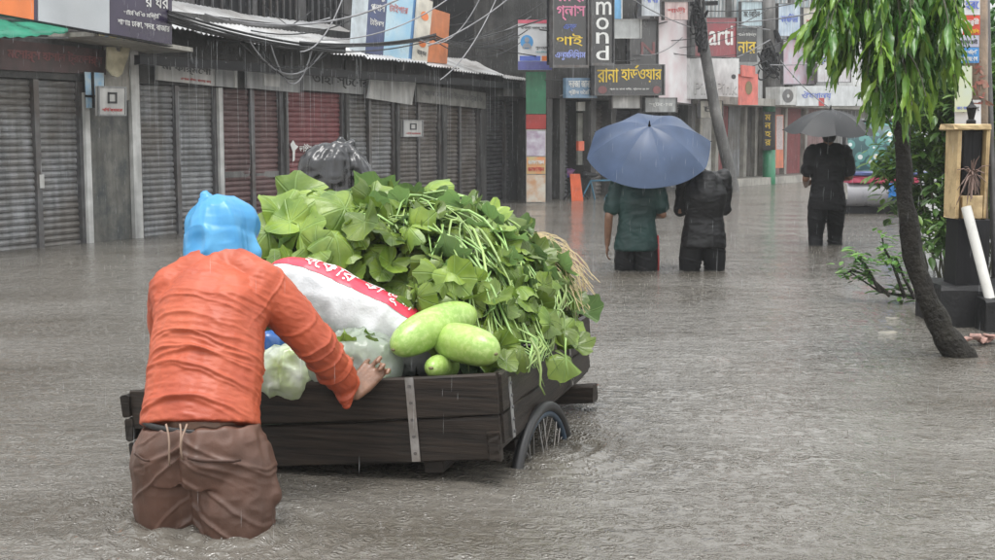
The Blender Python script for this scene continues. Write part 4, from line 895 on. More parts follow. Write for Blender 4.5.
# half drowned kerb stones
for (x, y) in ((893, 318), (887, 332)):
    g = at_z(x, y); mb = MB(); mb.ball(g - ZV * .012, .07, .05, .018, 12, 6); V = np.array(mb.v); V += .008 * np.stack([vnoise(V, 25, q) for q in (1, 2, 3)], 1); mb.v = [tuple(p) for p in V]
    tag(obj('drowned_stone', mb, mat('muddy stone', (.20, .185, .15), .5, .3, 12), base=g, smooth=True), 'flat muddy stone just breaking the water near the trunk', 'stone', 'stones breaking the water by the tree')

# parked auto rickshaw, seen from behind
g = at_z(872, 214); RY = g[1]
t = thing('auto_rickshaw', 'parked rickshaw with floral dark teal hood and silver pink body beyond the black umbrella', 'rickshaw', (g[0], g[1] + .6, Z0))
x0, x1 = at_y(847, 200, RY)[0], at_y(903, 200, RY)[0] + .35
def rb(xa, xb, za, zb, y0, y1, m, name, c=.04, par=None):
    mb = MB(); mb.rbox((xa, y0, za), (xb - xa, 0, 0), (0, y1 - y0, 0), (0, 0, zb - za), c); return obj(name, mb, m, par or t, smooth=False)
zz = lambda py: at_y(870, py, RY)[2]
rb(x0 + .05, x1 - .05, Z0 + .28, zz(206), RY + .05, RY + 2.2, M_black, 'chassis')
mb = MB(); rg = []
for i in range(13):
    a = -math.pi / 2 + math.pi * i / 12; rg.append([np.array([x, RY + .12 - .16 * math.cos(a), (zz(207) + zz(183)) / 2 + (zz(183) - zz(207)) / 2 * math.sin(a)]) for x in np.linspace(x0, x1, 6)])
mb.loft(rg, cap=False, closed=False); obj('rear_panel', mb, mat('silver white paint', (.28, .28, .31), .3, .15, 4, dirt=(.25, .24, .24)), t, smooth=True)
rb(x0 + .03, x1 - .15, zz(183.5), zz(176.5), RY - .02, RY + 2.0, mat('pink red paint', (.50, .07, .13), .3, .15), 'pink_band', .02)
rb(x0 + .03, x1, zz(176), zz(171.5), RY - .04, RY + 2.0, mat('navy blue trim', (.06, .08, .2), .35, .2), 'trim_rail', .02)
bl = at_y(888, 190, RY)[0]; rb(bl, bl + .13, zz(200), zz(183), RY - .06, RY + .1, mat('blue lamp housing', (.03, .18, .5), .3, .1), 'tail_lamp', .02)
M_flor = bpy.data.materials.new('floral hood cloth'); M_flor.use_nodes = True
N, L = M_flor.node_tree.nodes, M_flor.node_tree.links; vo = N.new('ShaderNodeTexVoronoi'); vo.inputs['Scale'].default_value = 7; ge = N.new('ShaderNodeNewGeometry'); L.new(ge.outputs['Position'], vo.inputs['Vector'])
rp = N.new('ShaderNodeValToRGB'); rp.color_ramp.interpolation = 'CONSTANT'; e = rp.color_ramp.elements; e[0].color = (.45, .38, .12, 1); e[0].position = 0; e[1].position = .12; e[1].color = (.42, .45, .45, 1); q = e.new(.30); q.color = (.05, .16, .15, 1); q = e.new(.55); q.color = (.012, .05, .055, 1)
L.new(vo.outputs['Distance'], rp.inputs[0]); L.new(rp.outputs[0], N['Principled BSDF'].inputs['Base Color']); N['Principled BSDF'].inputs['Roughness'].default_value = .4
mb = MB(); rg = []
for k in range(9):
    a = math.pi * k / 8 * .5; rg.append([np.array([x, RY + .1 + .35 * (1 - math.cos(a)), zz(171) + (zz(122) - zz(171)) * math.sin(a)]) for x in np.linspace(x0 + .04, x1 - .04, 5)])
mb.loft(rg, cap=False, closed=False); rg2 = [[p + np.array([0, .03, 0]) for p in q] for q in rg]; mb.loft(rg2, cap=False, closed=False); obj('hood_back', mb, M_flor, t, smooth=True)
rb(x0, x1, zz(122), zz(118), RY + .40, RY + 2.0, M_signk, 'roof', .03)
for xx in (x0 + .01, x1 - .05): rb(xx, xx + .05, zz(171), zz(119), RY + .36, RY + .41, M_steel, 'hood_post', .01)
for xx in (x0 + .08, x1 - .2):
    mb = MB(); c = np.array([xx, RY + .45, Z0 + .28]); pts = [c + np.array([0, .24 * math.cos(a), .24 * math.sin(a)]) for a in np.linspace(0, 2 * math.pi, 25)]; mb.tube(pts, .05, 8, cap=False); w = obj('wheel', mb, M_black, t, smooth=True); obj('hub', MB().tube([c - np.array([.04, 0, 0]), c + np.array([.04, 0, 0])], .15, 14), M_steel, w)
# ================================================================== THE CART AND ITS LOAD
C0 = at_z(497, 375, .39); YAW, TILT = R(14), R(5.2)
EX = np.array([math.cos(YAW) * math.cos(TILT), -math.sin(YAW) * math.cos(TILT), math.sin(TILT)])
EY = nrm(np.array([math.sin(YAW), math.cos(YAW), -.016])); EY = nrm(EY - EX * np.dot(EX, EY)); EZ = np.cross(EX, EY)
def Cp(u, v, w): return C0 + EX * u + EY * v + EZ * w        # u right (0 = right rim), v forward, w up from the rim
CW, CL = 1.36, 1.73
def wood_material():
    m = bpy.data.materials.new('black tarred wet planks'); m.use_nodes = True; N, L = m.node_tree.nodes, m.node_tree.links; b = N['Principled BSDF']
    geo = N.new('ShaderNodeNewGeometry'); oi = N.new('ShaderNodeObjectInfo'); tc = N.new('ShaderNodeTexCoord')
    vr = N.new('ShaderNodeVectorRotate'); vr.inputs['Angle'].default_value = YAW; vr.rotation_type = 'Z_AXIS'; L.new(geo.outputs['Position'], vr.inputs['Vector'])
    mp = N.new('ShaderNodeMapping'); mp.inputs['Scale'].default_value = (3, 3, 60); L.new(vr.outputs[0], mp.inputs['Vector'])
    n = N.new('ShaderNodeTexNoise'); n.inputs['Scale'].default_value = 1; n.inputs['Detail'].default_value = 8; n.inputs['Roughness'].default_value = .65; L.new(mp.outputs[0], n.inputs['Vector'])
    cr = N.new('ShaderNodeValToRGB'); e = cr.color_ramp.elements; e[0].position = .3; e[0].color = (.004, .0035, .0033, 1); e[1].position = .72; e[1].color = (.026, .019, .0145, 1)
    L.new(n.outputs[0], cr.inputs[0])
    hs = N.new('ShaderNodeHueSaturation'); mr = N.new('ShaderNodeMapRange'); mr.inputs['To Min'].default_value = .7; mr.inputs['To Max'].default_value = 1.5; L.new(oi.outputs['Random'], mr.inputs[0]); L.new(mr.outputs[0], hs.inputs['Value']); L.new(cr.outputs[0], hs.inputs['Color']); L.new(hs.outputs[0], b.inputs['Base Color'])
    b.inputs['Roughness'].default_value = .45; b.inputs['Specular IOR Level'].default_value = .2
    bp = N.new('ShaderNodeBump'); bp.inputs['Distance'].default_value = .004; bp.inputs['Strength'].default_value = .8; L.new(n.outputs[0], bp.inputs['Height']); L.new(bp.outputs[0], b.inputs['Normal']); return m
M_wood = wood_material()
M_strap = mat('galvanised strap', (.34, .34, .34), .35, .3, 20, .001, 90, metal=.6, dirt=(.12, .08, .05), damt=.5)
M_tyre = mat('tyre rubber', (.015, .015, .016), .45, .2, 20)
cart = thing('handcart', 'black wooden three wheeled handcart heaped with vegetables, wheels under water', 'cart', (Cp(-.68, .8, -.3)[0], Cp(-.68, .8, -.3)[1], Z0))
def plank(u0, v0, w0, du, dv, dw, name='plank', m=None, par=None, c=.006):
    mb = MB(); o = Cp(u0, v0, w0); ex, ey, ez = EX * du, EY * dv, EZ * dw
    L = [du, dv, dw]; k = int(np.argmax(np.abs(L)))
    a = [ex, ey, ez]; mb.rbox(o, a[k], a[(k + 1) % 3], a[(k + 2) % 3], c); return obj(name, mb, m or M_wood, par or cart)
# back wall, right wall, left wall, front wall, each of boards
rear = plank(-CW - .01, .0, -.137, CW + .005, .032, .142, 'plank'); plank(-CW + .02, .006, -.292, CW - .03, .03, .148)
plank(-.028, .036, -.135, .03, CL - .036, .138); plank(-.036, .05, -.246, .028, CL - .06, .106)
plank(-CW - .012, .036, -.095, .03, CL - .036, .095); plank(-CW - .012, .036, -.185, .028, CL - .036, .085); plank(-CW - .004, .036, -.262, .028, CL - .036, .072)
plank(-CW - .045, -.012, -.088, .032, .09, .08, 'board_end'); plank(-CW - .04, -.010, -.176, .032, .09, .08, 'board_end'); plank(-CW - .035, -.008, -.255, .032, .09, .072, 'board_end')
plank(-CW + .02, CL - .03, -.12, CW - .05, .03, .16); plank(-CW + .02, CL - .03, -.26, CW - .05, .03, .134)
for k in range(9): plank(-CW + .03 + k * .147, .04, -.262, .14, CL - .08, .022, 'floor_board')
for u in (-1.12, -.30): plank(u, .05, -.335, .07, CL + .15, .07, 'chassis_beam')
plank(-CW + .05, 1.28, -.335, CW + .03, .09, .075, 'cross_beam'); plank(-CW + .1, .55, -.40, CW - .2, .07, .06, 'cross_beam')
# straps with bolts
def strap(u, v, face, w0, w1):
    if face == 'rear': mb = MB().box(Cp(u, v - .004, w0), EX * .030, EY * .004, EZ * (w1 - w0)); s = obj('strap', mb, M_strap, cart); dn = -EY
    else: mb = MB().box(Cp(.0035, v, w0), EY * .026, EX * .004, EZ * (w1 - w0)); s = obj('strap', mb, M_strap, cart); dn = EX
    for k in range(5):
        w = w0 + (w1 - w0) * (k + .5) / 5; c = (Cp(u + .015, v - .004, w) if face == 'rear' else Cp(.0075, v + .013, w)); obj('bolt', MB().tube([c, c + dn * .005], .006, 8), M_steel, s)
strap(-.325, 0, 'rear', -.285, .006); strap(-1.0, 0, 'rear', -.285, .006); strap(0, .13, 'side', -.24, -.03); strap(0, 1.2, 'side', -.24, .002)
plank(-.05, -.02, -.29, .045, .018, .10, 'corner_cleat')
# wheels
def wheel(u, v, z):
    c = Cp(u, v, 0); c = np.array([c[0], c[1], z]); d = nrm([EY[0] + .13, EY[1], 0]); ax = nrm(np.cross(d, ZV)); r = .32
    mb = MB(); mb.tube([c + (d * math.cos(a) + ZV * math.sin(a)) * r for a in np.linspace(0, 2 * math.pi, 49)], .021, 8, cap=False); ty = obj('wheel', mb, M_tyre, cart, smooth=True)
    mb = MB(); mb.tube([c + (d * math.cos(a) + ZV * math.sin(a)) * (r - .027) for a in np.linspace(0, 2 * math.pi, 49)], .013, 6, cap=False); obj('rim', mb, mat('dull blue rim', (.05, .08, .12), .35, .3, 12, metal=.4), ty, smooth=True)
    mb = MB()
    for k in range(32):
        a = 2 * math.pi * k / 32; b = a + (.35 if k % 2 else -.35); e = 1 if k % 4 < 2 else -1; mb.tube([c + ax * .03 * e + (d * math.cos(b) + ZV * math.sin(b)) * .03, c + (d * math.cos(a) + ZV * math.sin(a)) * (r - .03)], .0028, 4)
    obj('spokes', mb, M_strap, ty); mb = MB(); mb.tube([c - ax * .05, c + ax * .05], .035, 12); obj('hub', mb, M_steel, ty)
wheel(.036, .57, -.155); wheel(-CW + .0, .62, -.205)
mb = MB(); a, b = Cp(.0, .62, 0), Cp(-CW, .62, 0); mb.tube([(a[0], a[1], -.16), (b[0], b[1], -.205)], .02, 8); obj('axle', mb, M_steel, cart)
for u in (-1.085, -.265):
    a = Cp(u, .62, -.335); mb = MB(); mb.box(a + EX * -.03 - EY * .06, EX * .06, EY * .12, np.array([0, 0, -.24])); obj('spring_hanger', mb, M_steel, cart)

# ------------------------------------------------------------------ gourd greens
def heap(u, v):
    du = u + .66; du = np.where(du > 0, du / .74, du / .74); dv = v - 1.0; dv = np.where(dv > 0, dv / .82, dv / (.95 + .0 * u))
    q = 1 - np.abs(du) ** 2.4 - np.abs(dv) ** 2.1
    return .575 * np.clip(q, 0, 1) ** .62 - .02
def gleaf_material():
    m = bpy.data.materials.new('gourd leaf'); m.use_nodes = True; N, L = m.node_tree.nodes, m.node_tree.links; b = N['Principled BSDF']; out = N['Material Output']
    uv = N.new('ShaderNodeUVMap'); uv.uv_map = 'leaf'; sx = N.new('ShaderNodeSeparateXYZ'); L.new(uv.outputs[0], sx.inputs[0])
    def M_(op, a, b_=None, c=None):
        q = N.new('ShaderNodeMath'); q.operation = op
        for i, k in enumerate((a, b_, c)):
            if k is None: continue
            if np.isscalar(k): q.inputs[i].default_value = k
            else: L.new(k, q.inputs[i])
        return q.outputs[0]
    ang = M_('ARCTAN2', sx.outputs[0], sx.outputs[1]); fr = M_('FRACT', M_('ADD', M_('DIVIDE', ang, R(46)), 20.5)); dist = M_('ABSOLUTE', M_('SUBTRACT', fr, .5))
    rad = M_('SQRT', M_('ADD', M_('POWER', sx.outputs[0], 2.0), M_('POWER', sx.outputs[1], 2.0)))
    vd = M_('MULTIPLY', dist, M_('MULTIPLY', rad, R(46))); ve = N.new('ShaderNodeMapRange'); ve.inputs['From Min'].default_value = .012; ve.inputs['From Max'].default_value = .04; ve.inputs['To Min'].default_value = 1; ve.inputs['To Max'].default_value = 0; L.new(vd, ve.inputs[0])
    geo = N.new('ShaderNodeNewGeometry'); n = N.new('ShaderNodeTexNoise'); n.inputs['Scale'].default_value = 9; n.inputs['Detail'].default_value = 4; L.new(geo.outputs['Position'], n.inputs['Vector'])
    c = N.new('ShaderNodeMix'); c.data_type = 'RGBA'; c.inputs['A'].default_value = (.085, .150, .020, 1); c.inputs['B'].default_value = (.205, .290, .045, 1); mr = N.new('ShaderNodeMapRange'); mr.inputs['From Min'].default_value = .35; mr.inputs['From Max'].default_value = .65; L.new(n.outputs[0], mr.inputs[0]); L.new(mr.outputs[0], c.inputs['Factor'])
    bf = N.new('ShaderNodeMix'); bf.data_type = 'RGBA'; bf.inputs['B'].default_value = (.17, .29, .11, 1); L.new(c.outputs['Result'], bf.inputs['A']); bk = N.new('ShaderNodeMath'); bk.operation = 'MULTIPLY'; bk.inputs[1].default_value = .75; L.new(geo.outputs['Backfacing'], bk.inputs[0]); L.new(bk.outputs[0], bf.inputs['Factor'])
    v = N.new('ShaderNodeMix'); v.data_type = 'RGBA'; v.inputs['B'].default_value = (.22, .34, .10, 1); L.new(bf.outputs['Result'], v.inputs['A']); vm = M_('MULTIPLY', ve.outputs[0], .55); L.new(vm, v.inputs['Factor'])
    oi = N.new('ShaderNodeObjectInfo'); hs = N.new('ShaderNodeHueSaturation'); r4 = N.new('ShaderNodeMapRange'); r4.inputs['To Min'].default_value = .62; r4.inputs['To Max'].default_value = 1.35; L.new(oi.outputs['Random'], r4.inputs[0]); L.new(r4.outputs[0], hs.inputs['Value']); L.new(v.outputs['Result'], hs.inputs['Color'])
    L.new(hs.outputs[0], b.inputs['Base Color']); b.inputs['Roughness'].default_value = .36
    nb = N.new('ShaderNodeTexNoise'); nb.inputs['Scale'].default_value = 70; L.new(geo.outputs['Position'], nb.inputs['Vector']); hh = M_('ADD', M_('MULTIPLY', nb.outputs[0], .5), M_('MULTIPLY', ve.outputs[0], -.8)); bp = N.new('ShaderNodeBump'); bp.inputs['Distance'].default_value = .003; L.new(hh, bp.inputs['Height']); L.new(bp.outputs[0], b.inputs['Normal'])
    tr = N.new('ShaderNodeBsdfTranslucent'); L.new(hs.outputs[0], tr.inputs['Color']); ms = N.new('ShaderNodeMixShader'); ms.inputs[0].default_value = .3; L.new(b.outputs[0], ms.inputs[1]); L.new(tr.outputs[0], ms.inputs[2]); L.new(ms.outputs[0], out.inputs['Surface']); return m
M_gleaf = gleaf_material()
M_gstem = mat('gourd stem', (.24, .36, .11), .4, .2, 14, objvar=.3)
def gleaf_mesh(seed, curl, fold, big=1.0):
    rs = random.Random(seed); n, rings = 30, 3; vs, uvs, fs = [(0, 0, 0)], [(0, 0)], []
    ph = rs.uniform(0, 6)
    for i in range(1, rings + 1):
        for k in range(n):
            th = -math.pi + 2 * math.pi * (k + .5) / n; c = abs(th) / math.pi           # th = 0 towards the tip
            r = (1 - .12 * c) * (1 + .07 * math.cos(th * 360 / 46) * (c < .8)) * (1 - .55 * max(0, (c - .86) / .14)) * (1 + .035 * math.sin(th * 15 + ph) + .02 * rs.uniform(-1, 1))
            r *= (i / rings); x, y = r * math.sin(th), r * math.cos(th)
            z = .06 * math.cos(th * 360 / 46) * r - curl * r * r + fold * abs(x) + .13 * math.sin(3 * th + ph) * r * r + .09 * math.sin(5 * th + ph * 2) * r ** 3
            vs.append((x, y, z)); uvs.append((x, y))
    for k in range(n - 1):
        fs.append((0, 1 + k + 1, 1 + k))
        for i in range(rings - 1): a = 1 + i * n + k; fs.append((a, a + 1, a + n + 1, a + n))
    me = bpy.data.meshes.new('leaf'); me.from_pydata(vs, [], fs); ul = me.uv_layers.new(name='leaf')
    for p in me.polygons:
        for li in p.loop_indices: ul.data[li].uv = uvs[me.loops[li].vertex_index]
    me.polygons.foreach_set('use_smooth', [True] * len(fs)); me.materials.append(M_gleaf); me.update(); me.flip_normals() if me.polygons[1].normal.z < 0 else None
    return me, np.array(vs), fs, uvs
GL = [gleaf_mesh(s, c, f) for s, c, f in ((1, .25, .15), (2, .5, .0), (3, .1, .5), (4, .8, -.1), (5, -.3, .3), (6, .4, .8), (7, 1.1, .2), (8, .3, -.6))]
greens = thing('greens_heap', 'big heap of fresh green gourd leaves and vines piled on the cart', 'vegetables', Cp(-.66, 1.0, -.22))
rs = random.Random(21)
def surf(u, v, lift=0.0):
    h = float(heap(np.array(u), np.array(v))); return Cp(u, v, max(h, -.2) + lift)
def snormal(u, v):
    e = .03; a = surf(u + e, v) - surf(u - e, v); b = surf(u, v + e) - surf(u, v - e); n = np.cross(a, b); return nrm(n)
def leafM(c, n, tip, s):
    n = nrm(n); y = nrm(np.asarray(tip) - n * np.dot(tip, n)); x = np.cross(y, n); M = np.eye(4); M[:3, 0] = x * s; M[:3, 1] = y * s; M[:3, 2] = n * s; M[:3, 3] = c; return M
cand = []
for k in range(1700):
    u, v = rs.uniform(-1.36, .06), rs.uniform(.22, 1.75)
    if float(heap(np.array(u), np.array(v))) < .0: continue
    if u < -.36 and v < .50: continue
    n = snormal(u, v); left = u < -.62
    lift = rs.uniform(-.05, .05) + (.03 if left else 0); c = surf(u, v, 0) + n * lift
    jit = np.array([rs.gauss(0, 1), rs.gauss(0, 1), rs.gauss(0, 1)]) * (.7 if left else .62)
    nn = nrm(n + jit); tip = nrm(np.array([.5, -.4, -.55]) + np.array([rs.gauss(0, .7), rs.gauss(0, .7), rs.gauss(0, .5)]))
    s = rs.uniform(.055, .11) if left else rs.uniform(.035, .085)
    score = np.dot(n, nrm(CO - c)) + lift * 8 + s * 3; cand.append((score, rs.randrange(8), leafM(c, nn, tip, s)))
for px, py, y, s in ((296, 200, 5.35, .12), (322, 198, 5.25, .115), (345, 208, 5.1, .11), (280, 214, 5.2, .11), (428, 190, 5.75, .10), (312, 192, 5.5, .10), (372, 200, 5.4, .10), (300, 232, 5.05, .11), (335, 235, 4.95, .10), (268, 232, 5.1, .11), (395, 225, 5.2, .09), (355, 192, 5.5, .10), (318, 250, 4.95, .09), (290, 222, 5.1, .10), (365, 222, 5.0, .09)):
    c = at_y(px, py, y); cand.append((9, rs.choice((1, 3, 5, 0, 2)), leafM(c, nrm([rs.uniform(-.7, .7), rs.uniform(-.9, -.3), .55]), nrm([rs.uniform(-.9, .9), .1, rs.uniform(-.5, .8)]), s)))
for px, py, y, s in ((566, 358, 4.95, .075), (574, 330, 5.5, .07), (570, 318, 5.6, .07), (560, 335, 5.2, .08), (575, 345, 5.2, .07), (505, 362, 4.55, .05), (520, 350, 4.6, .06), (545, 320, 5.0, .08)):
    c = at_y(px, py, y); cand.append((9, rs.randrange(8), leafM(c, nrm([.35, -.6, .7]), nrm([.6, -.2, -.5]), s)))
for k in range(12):
    px = rs.uniform(278, 360); py = 258 + (px - 278) * .30 + rs.uniform(-8, 6); c = at_y(px, py, rs.uniform(4.88, 5.0)); cand.append((9, rs.randrange(8), leafM(c, nrm([rs.gauss(0, .4), -.6, .7]), nrm([rs.gauss(.2, .6), -.4, -.4]), rs.uniform(.045, .07))))
for k in range(34):
    px = rs.uniform(345, 450); py = 262 + (px - 345) * .62 + rs.uniform(-30, 10); c = at_y(px, py, rs.uniform(4.98, 5.12)); cand.append((9, rs.randrange(8), leafM(c, nrm([rs.gauss(0, .4), -.7, .6]), nrm([rs.gauss(.2, .6), -.3, -.5]), rs.uniform(.05, .08))))
cand.sort(key=lambda q: -q[0])
for _, i, M in cand[:280]: place(GL[i][0], 'leaf', M, greens)
V, F, UVS, n0 = [], [], [], 0
org = np.array(WLOC[greens.name])
for _, i, M in cand[280:]:
    _, v, f, uvv = GL[i]; V.append(v @ M[:3, :3].T + M[:3, 3] - org); F += [tuple(a + n0 for a in q) for q in f]; UVS += uvv; n0 += len(v)
me = bpy.data.meshes.new('leaf_mass'); me.from_pydata(np.concatenate(V).tolist(), [], F); ul = me.uv_layers.new(name='leaf'); vi = np.zeros(len(me.loops), int); me.loops.foreach_get('vertex_index', vi); ul.data.foreach_set('uv', np.array(UVS)[vi].ravel()); me.polygons.foreach_set('use_smooth', [True] * len(F))
tag(mobj('leaf_mass', me, M_gleaf, greens, org), kind='stuff')
# added dark sheet: blocks light and stands in for shade inside the pile
mb = MB(); g = [[surf(u, v, -.09 - .35 * max(0, min(1, (.62 - v) / .1)) * (1 if u < -.36 else 0)) for u in np.linspace(-1.33, -.03, 22)] for v in np.linspace(.25, 1.69, 22)]; mb.loft(g, cap=False, closed=False); obj('dark_core', mb, mat('dark heap core', (.022, .05, .012), .6, .5, 14, .02, 30), greens, smooth=True)
# vines running down to the right
for k in range(150):
    u0, v0 = rs.uniform(-.80, -.08), rs.uniform(.45, 1.25); ang = rs.gauss(-.85, .5); L_ = rs.uniform(.3, .8); pts = []
    for i in range(8):
        t = i / 7; u = u0 + math.cos(ang) * L_ * t + .03 * math.sin(5 * t + k); v = v0 + math.sin(ang) * L_ * t + .03 * math.cos(4 * t + k)
        u = min(u, .05)
        if v < (.52 if u < -.34 else .2): break
        pts.append(surf(u, v, -.005 + (.03 + .07 * ((k * 37) % 10) / 10) * math.sin(math.pi * t) + .01 * math.sin(9 * t + k)))
    if len(pts) < 3: continue
    r0 = rs.uniform(.0025, .006); obj('stem', MB().tube(pts, [r0 * (1 - .6 * (i / 7) ** 3) for i in range(len(pts))], 6), M_gstem, greens, smooth=True)
for k in range(9):                                             # loose tendrils over the right rim
    px, py, y = rs.uniform(515, 575), rs.uniform(300, 350), rs.uniform(4.7, 5.5); a = at_y(px, py, y); pts = [a + np.array([.02 * math.sin(3 * t + k) + .05 * t, -.03 * t, -.16 * t * t + .02 * t]) for t in np.linspace(0, 1, 7)]; obj('tendril', MB().tube(pts, [.004] * 4 + [.003, .002, .001], 5), M_gstem, greens, smooth=True)
a = at_y(530, 338, 4.62); pts = [a, at_y(538, 352, 4.6), at_y(541, 370, 4.57), at_y(540, 385, 4.56), at_y(545, 395, 4.56)]; obj('tendril', MB().tube(pts, [.006, .006, .005, .004, .003], 6), M_gstem, greens, smooth=True)
# pale root fibres on the far side
mb = MB()
for k in range(260):
    a = at_y(rs.uniform(505, 545), rs.uniform(232, 262), rs.uniform(5.5, 5.9)); d = np.array([rs.uniform(.05, .22), rs.uniform(-.1, .1), -rs.uniform(.12, .28)]); pts = [a + d * t + np.array([.05 * math.sin(t * 3 + k), .03 * math.cos(t * 4 + k), .05 * math.sin(3.14 * t)]) for t in np.linspace(0, 1, 6)]; mb.tube(pts, .0016, 3, cap=False)
t = thing('root_bundle', 'bundle of pale straw coloured roots hanging off the far side of the leaf heap', 'roots', Cp(-.05, 1.25, -.1)); obj('fibres', mb, mat('pale root fibre', (.42, .33, .17), .55, .2, 20), t); obj('knot', MB().caps([at_y(508, 240, 5.7), at_y(548, 268, 5.7)], [.05, .07], 10), mat('root knot', (.26, .21, .1), .6, .4, 30, .01, 60), t, smooth=True)

# ------------------------------------------------------------------ sacks and gourds
class Lump:
    """soft closed sack: axis half vector, up half vector, front half vector"""
    def __init__(s, c, ax, up, fr, seed, wr=.018, pw=3.0): s.c, s.ax, s.up, s.fr, s.seed, s.wr, s.pw = [np.asarray(k, float) for k in (c, ax, up, fr)] + [seed, wr, pw]
    def pts(s, T, PH, off=0.0):
        T, PH = np.asarray(T, float), np.asarray(PH, float); pr = (1 - np.abs(T) ** s.pw) ** .5
        cu, su = np.cos(PH), np.sin(PH); f = np.sign(cu) * np.abs(cu) ** .8; g = np.sign(su) * np.abs(su) ** .8
        P = s.c + s.ax * T[..., None] + (s.fr * f[..., None] + s.up * g[..., None]) * pr[..., None]
        n = nrm(s.fr) * cu[..., None] + nrm(s.up) * su[..., None]; q = P.reshape(-1, 3)
        w = s.wr * ridge(q * [1, 1, 1.8], 6, s.seed) + s.wr * .55 * ridge(q * [1.4, 1, .8], 13, s.seed + 1) + s.wr * .30 * ridge(q, 29, s.seed + 2) + s.wr * .12 * vnoise(q, 60, s.seed + 3)
        return P + n * (w.reshape(T.shape)[..., None] * np.clip(pr, .15, 1)[..., None] + off)
    def mesh(s, nt=130, npn=120):
        T, PH = np.meshgrid(np.linspace(-.995, .995, nt), np.linspace(0, 2 * math.pi, npn, endpoint=False), indexing='ij'); P = s.pts(T, PH); mb = MB(); mb.loft([list(r) for r in P]); return mb
def sack_white():
    m = mat('white woven sack', (.62, .63, .64), .38, .10, 12, .0015, 120, dirt=(.46, .46, .45), damt=.35, dscale=5, trans=.12); return m
ctr = at_y(354, 317, 4.88); axv = (at_y(440, 352, 4.84) - at_y(268, 274, 4.98)) / 2
S = Lump(ctr, axv, np.array([.04, .02, .128]), np.array([-.03, -.20, .07]), 3, .0065)
t = thing('sack', 'white woven sack with red printed band lying against the green leaves', 'sack', ctr - ZV * .15)
sk = obj('body', S.mesh(), sack_white(), t, smooth=True)
mb = MB(); T, PH = np.meshgrid(np.linspace(-.985, .985, 70), np.linspace(R(28), R(76), 12), indexing='ij'); mb.loft([list(r) for r in S.pts(T, PH, .0025)], cap=False, closed=False); obj('printed_band', mb, mat('red print', (.62, .035, .07), .4, .12), sk, smooth=True)
def print_on(S, body, t0, t1, p0, p1, m, par):
    V, Fc = text_geo(body); T = t0 + (t1 - t0) * V[:, 0]; PH = p0 + (p1 - p0) * V[:, 1]; mb = MB(); mb.add(list(S.pts(T, PH, .006)), Fc); obj('lettering', mb, m, par)
print_on(S, 'কা ভূষা', .12, .66, R(34), R(68), M_ink_w, sk); print_on(S, 'বেকার', -.55, .02, R(36), R(66), M_ink_w, sk)
M_pbag = mat('clouded plastic bag of greens', (.60, .64, .62), .16, .2, 9, .002, 60, col2=(.50, .58, .46), coat=.5, trans=.3, alpha=.50)
S2 = Lump(at_y(352, 362, 4.66), (at_y(402, 366, 4.64) - at_y(300, 362, 4.70)) / 2, np.array([.0, .02, .115]), np.array([0, -.15, .03]), 8, .016, 2.6); t = thing('plastic_bag', 'clouded clear plastic bag of greens under the white sack', 'bag', at_y(350, 385, 4.66)); b_ = obj('shell', S2.mesh(), M_pbag, t, smooth=True)
for k in range(46):
    a0, p0 = rs.uniform(-.8, .8), rs.uniform(R(-20), R(140)); c = S2.pts(np.array([a0]), np.array([p0]), -.035)[0]; place(GL[rs.randrange(8)][0], 'leaf', leafM(c, nrm(c - S2.c + np.array([0, -.05, .03]) + np.array([rs.gauss(0, .05), rs.gauss(0, .05), rs.gauss(0, .05)])), nrm([rs.gauss(0, 1), rs.gauss(0, 1), rs.gauss(0, 1)]), rs.uniform(.035, .06)), t)
S3 = Lump(at_y(284, 374, 4.70), (at_y(320, 372, 4.66) - at_y(250, 376, 4.74)) / 2, np.array([0, .02, .10]), np.array([0, -.13, .03]), 12, .016, 2.4); t = thing('plastic_bag', 'pale green plastic bag tucked against the orange shirt', 'bag', at_y(290, 390, 4.7)); b_ = obj('shell', S3.mesh(), mat('pale green plastic bag', (.42, .52, .22), .2, .3, 11, .002, 60, col2=(.60, .64, .58), coat=.5, trans=.25), t, smooth=True)
obj('knot', MB().caps([S3.pts(np.array([.9]), np.array([.9]))[0], S3.pts(np.array([.9]), np.array([.9]))[0] + np.array([.03, -.01, .05])], [.012, .02], 8), MATS['pale green plastic bag'], b_, smooth=True)
S4 = Lump(at_y(262, 352, 4.78), np.array([.10, -.02, .03]), np.array([0, 0, .06]), np.array([0, -.07, .02]), 17, .012, 2.4); t = thing('plastic_bag', 'blue plastic bundle half hidden beside the orange shirt', 'bag', S4.c - ZV * .06); obj('body', S4.mesh(36, 32), mat('blue plastic', (.03, .10, .30), .25, .2, 9), t, smooth=True)
def gourd_material():
    m = mat('bottle gourd skin', (.27, .40, .09), .34, .18, 7, .0006, 90, col2=(.20, .33, .065), coat=.08, dirt=(.42, .53, .20), dscale=55, damt=.5, streak=.12); return m
M_gourd = gourd_material(); M_scar = mat('gourd blossom scar', (.12, .10, .04), .6, .3, 30)
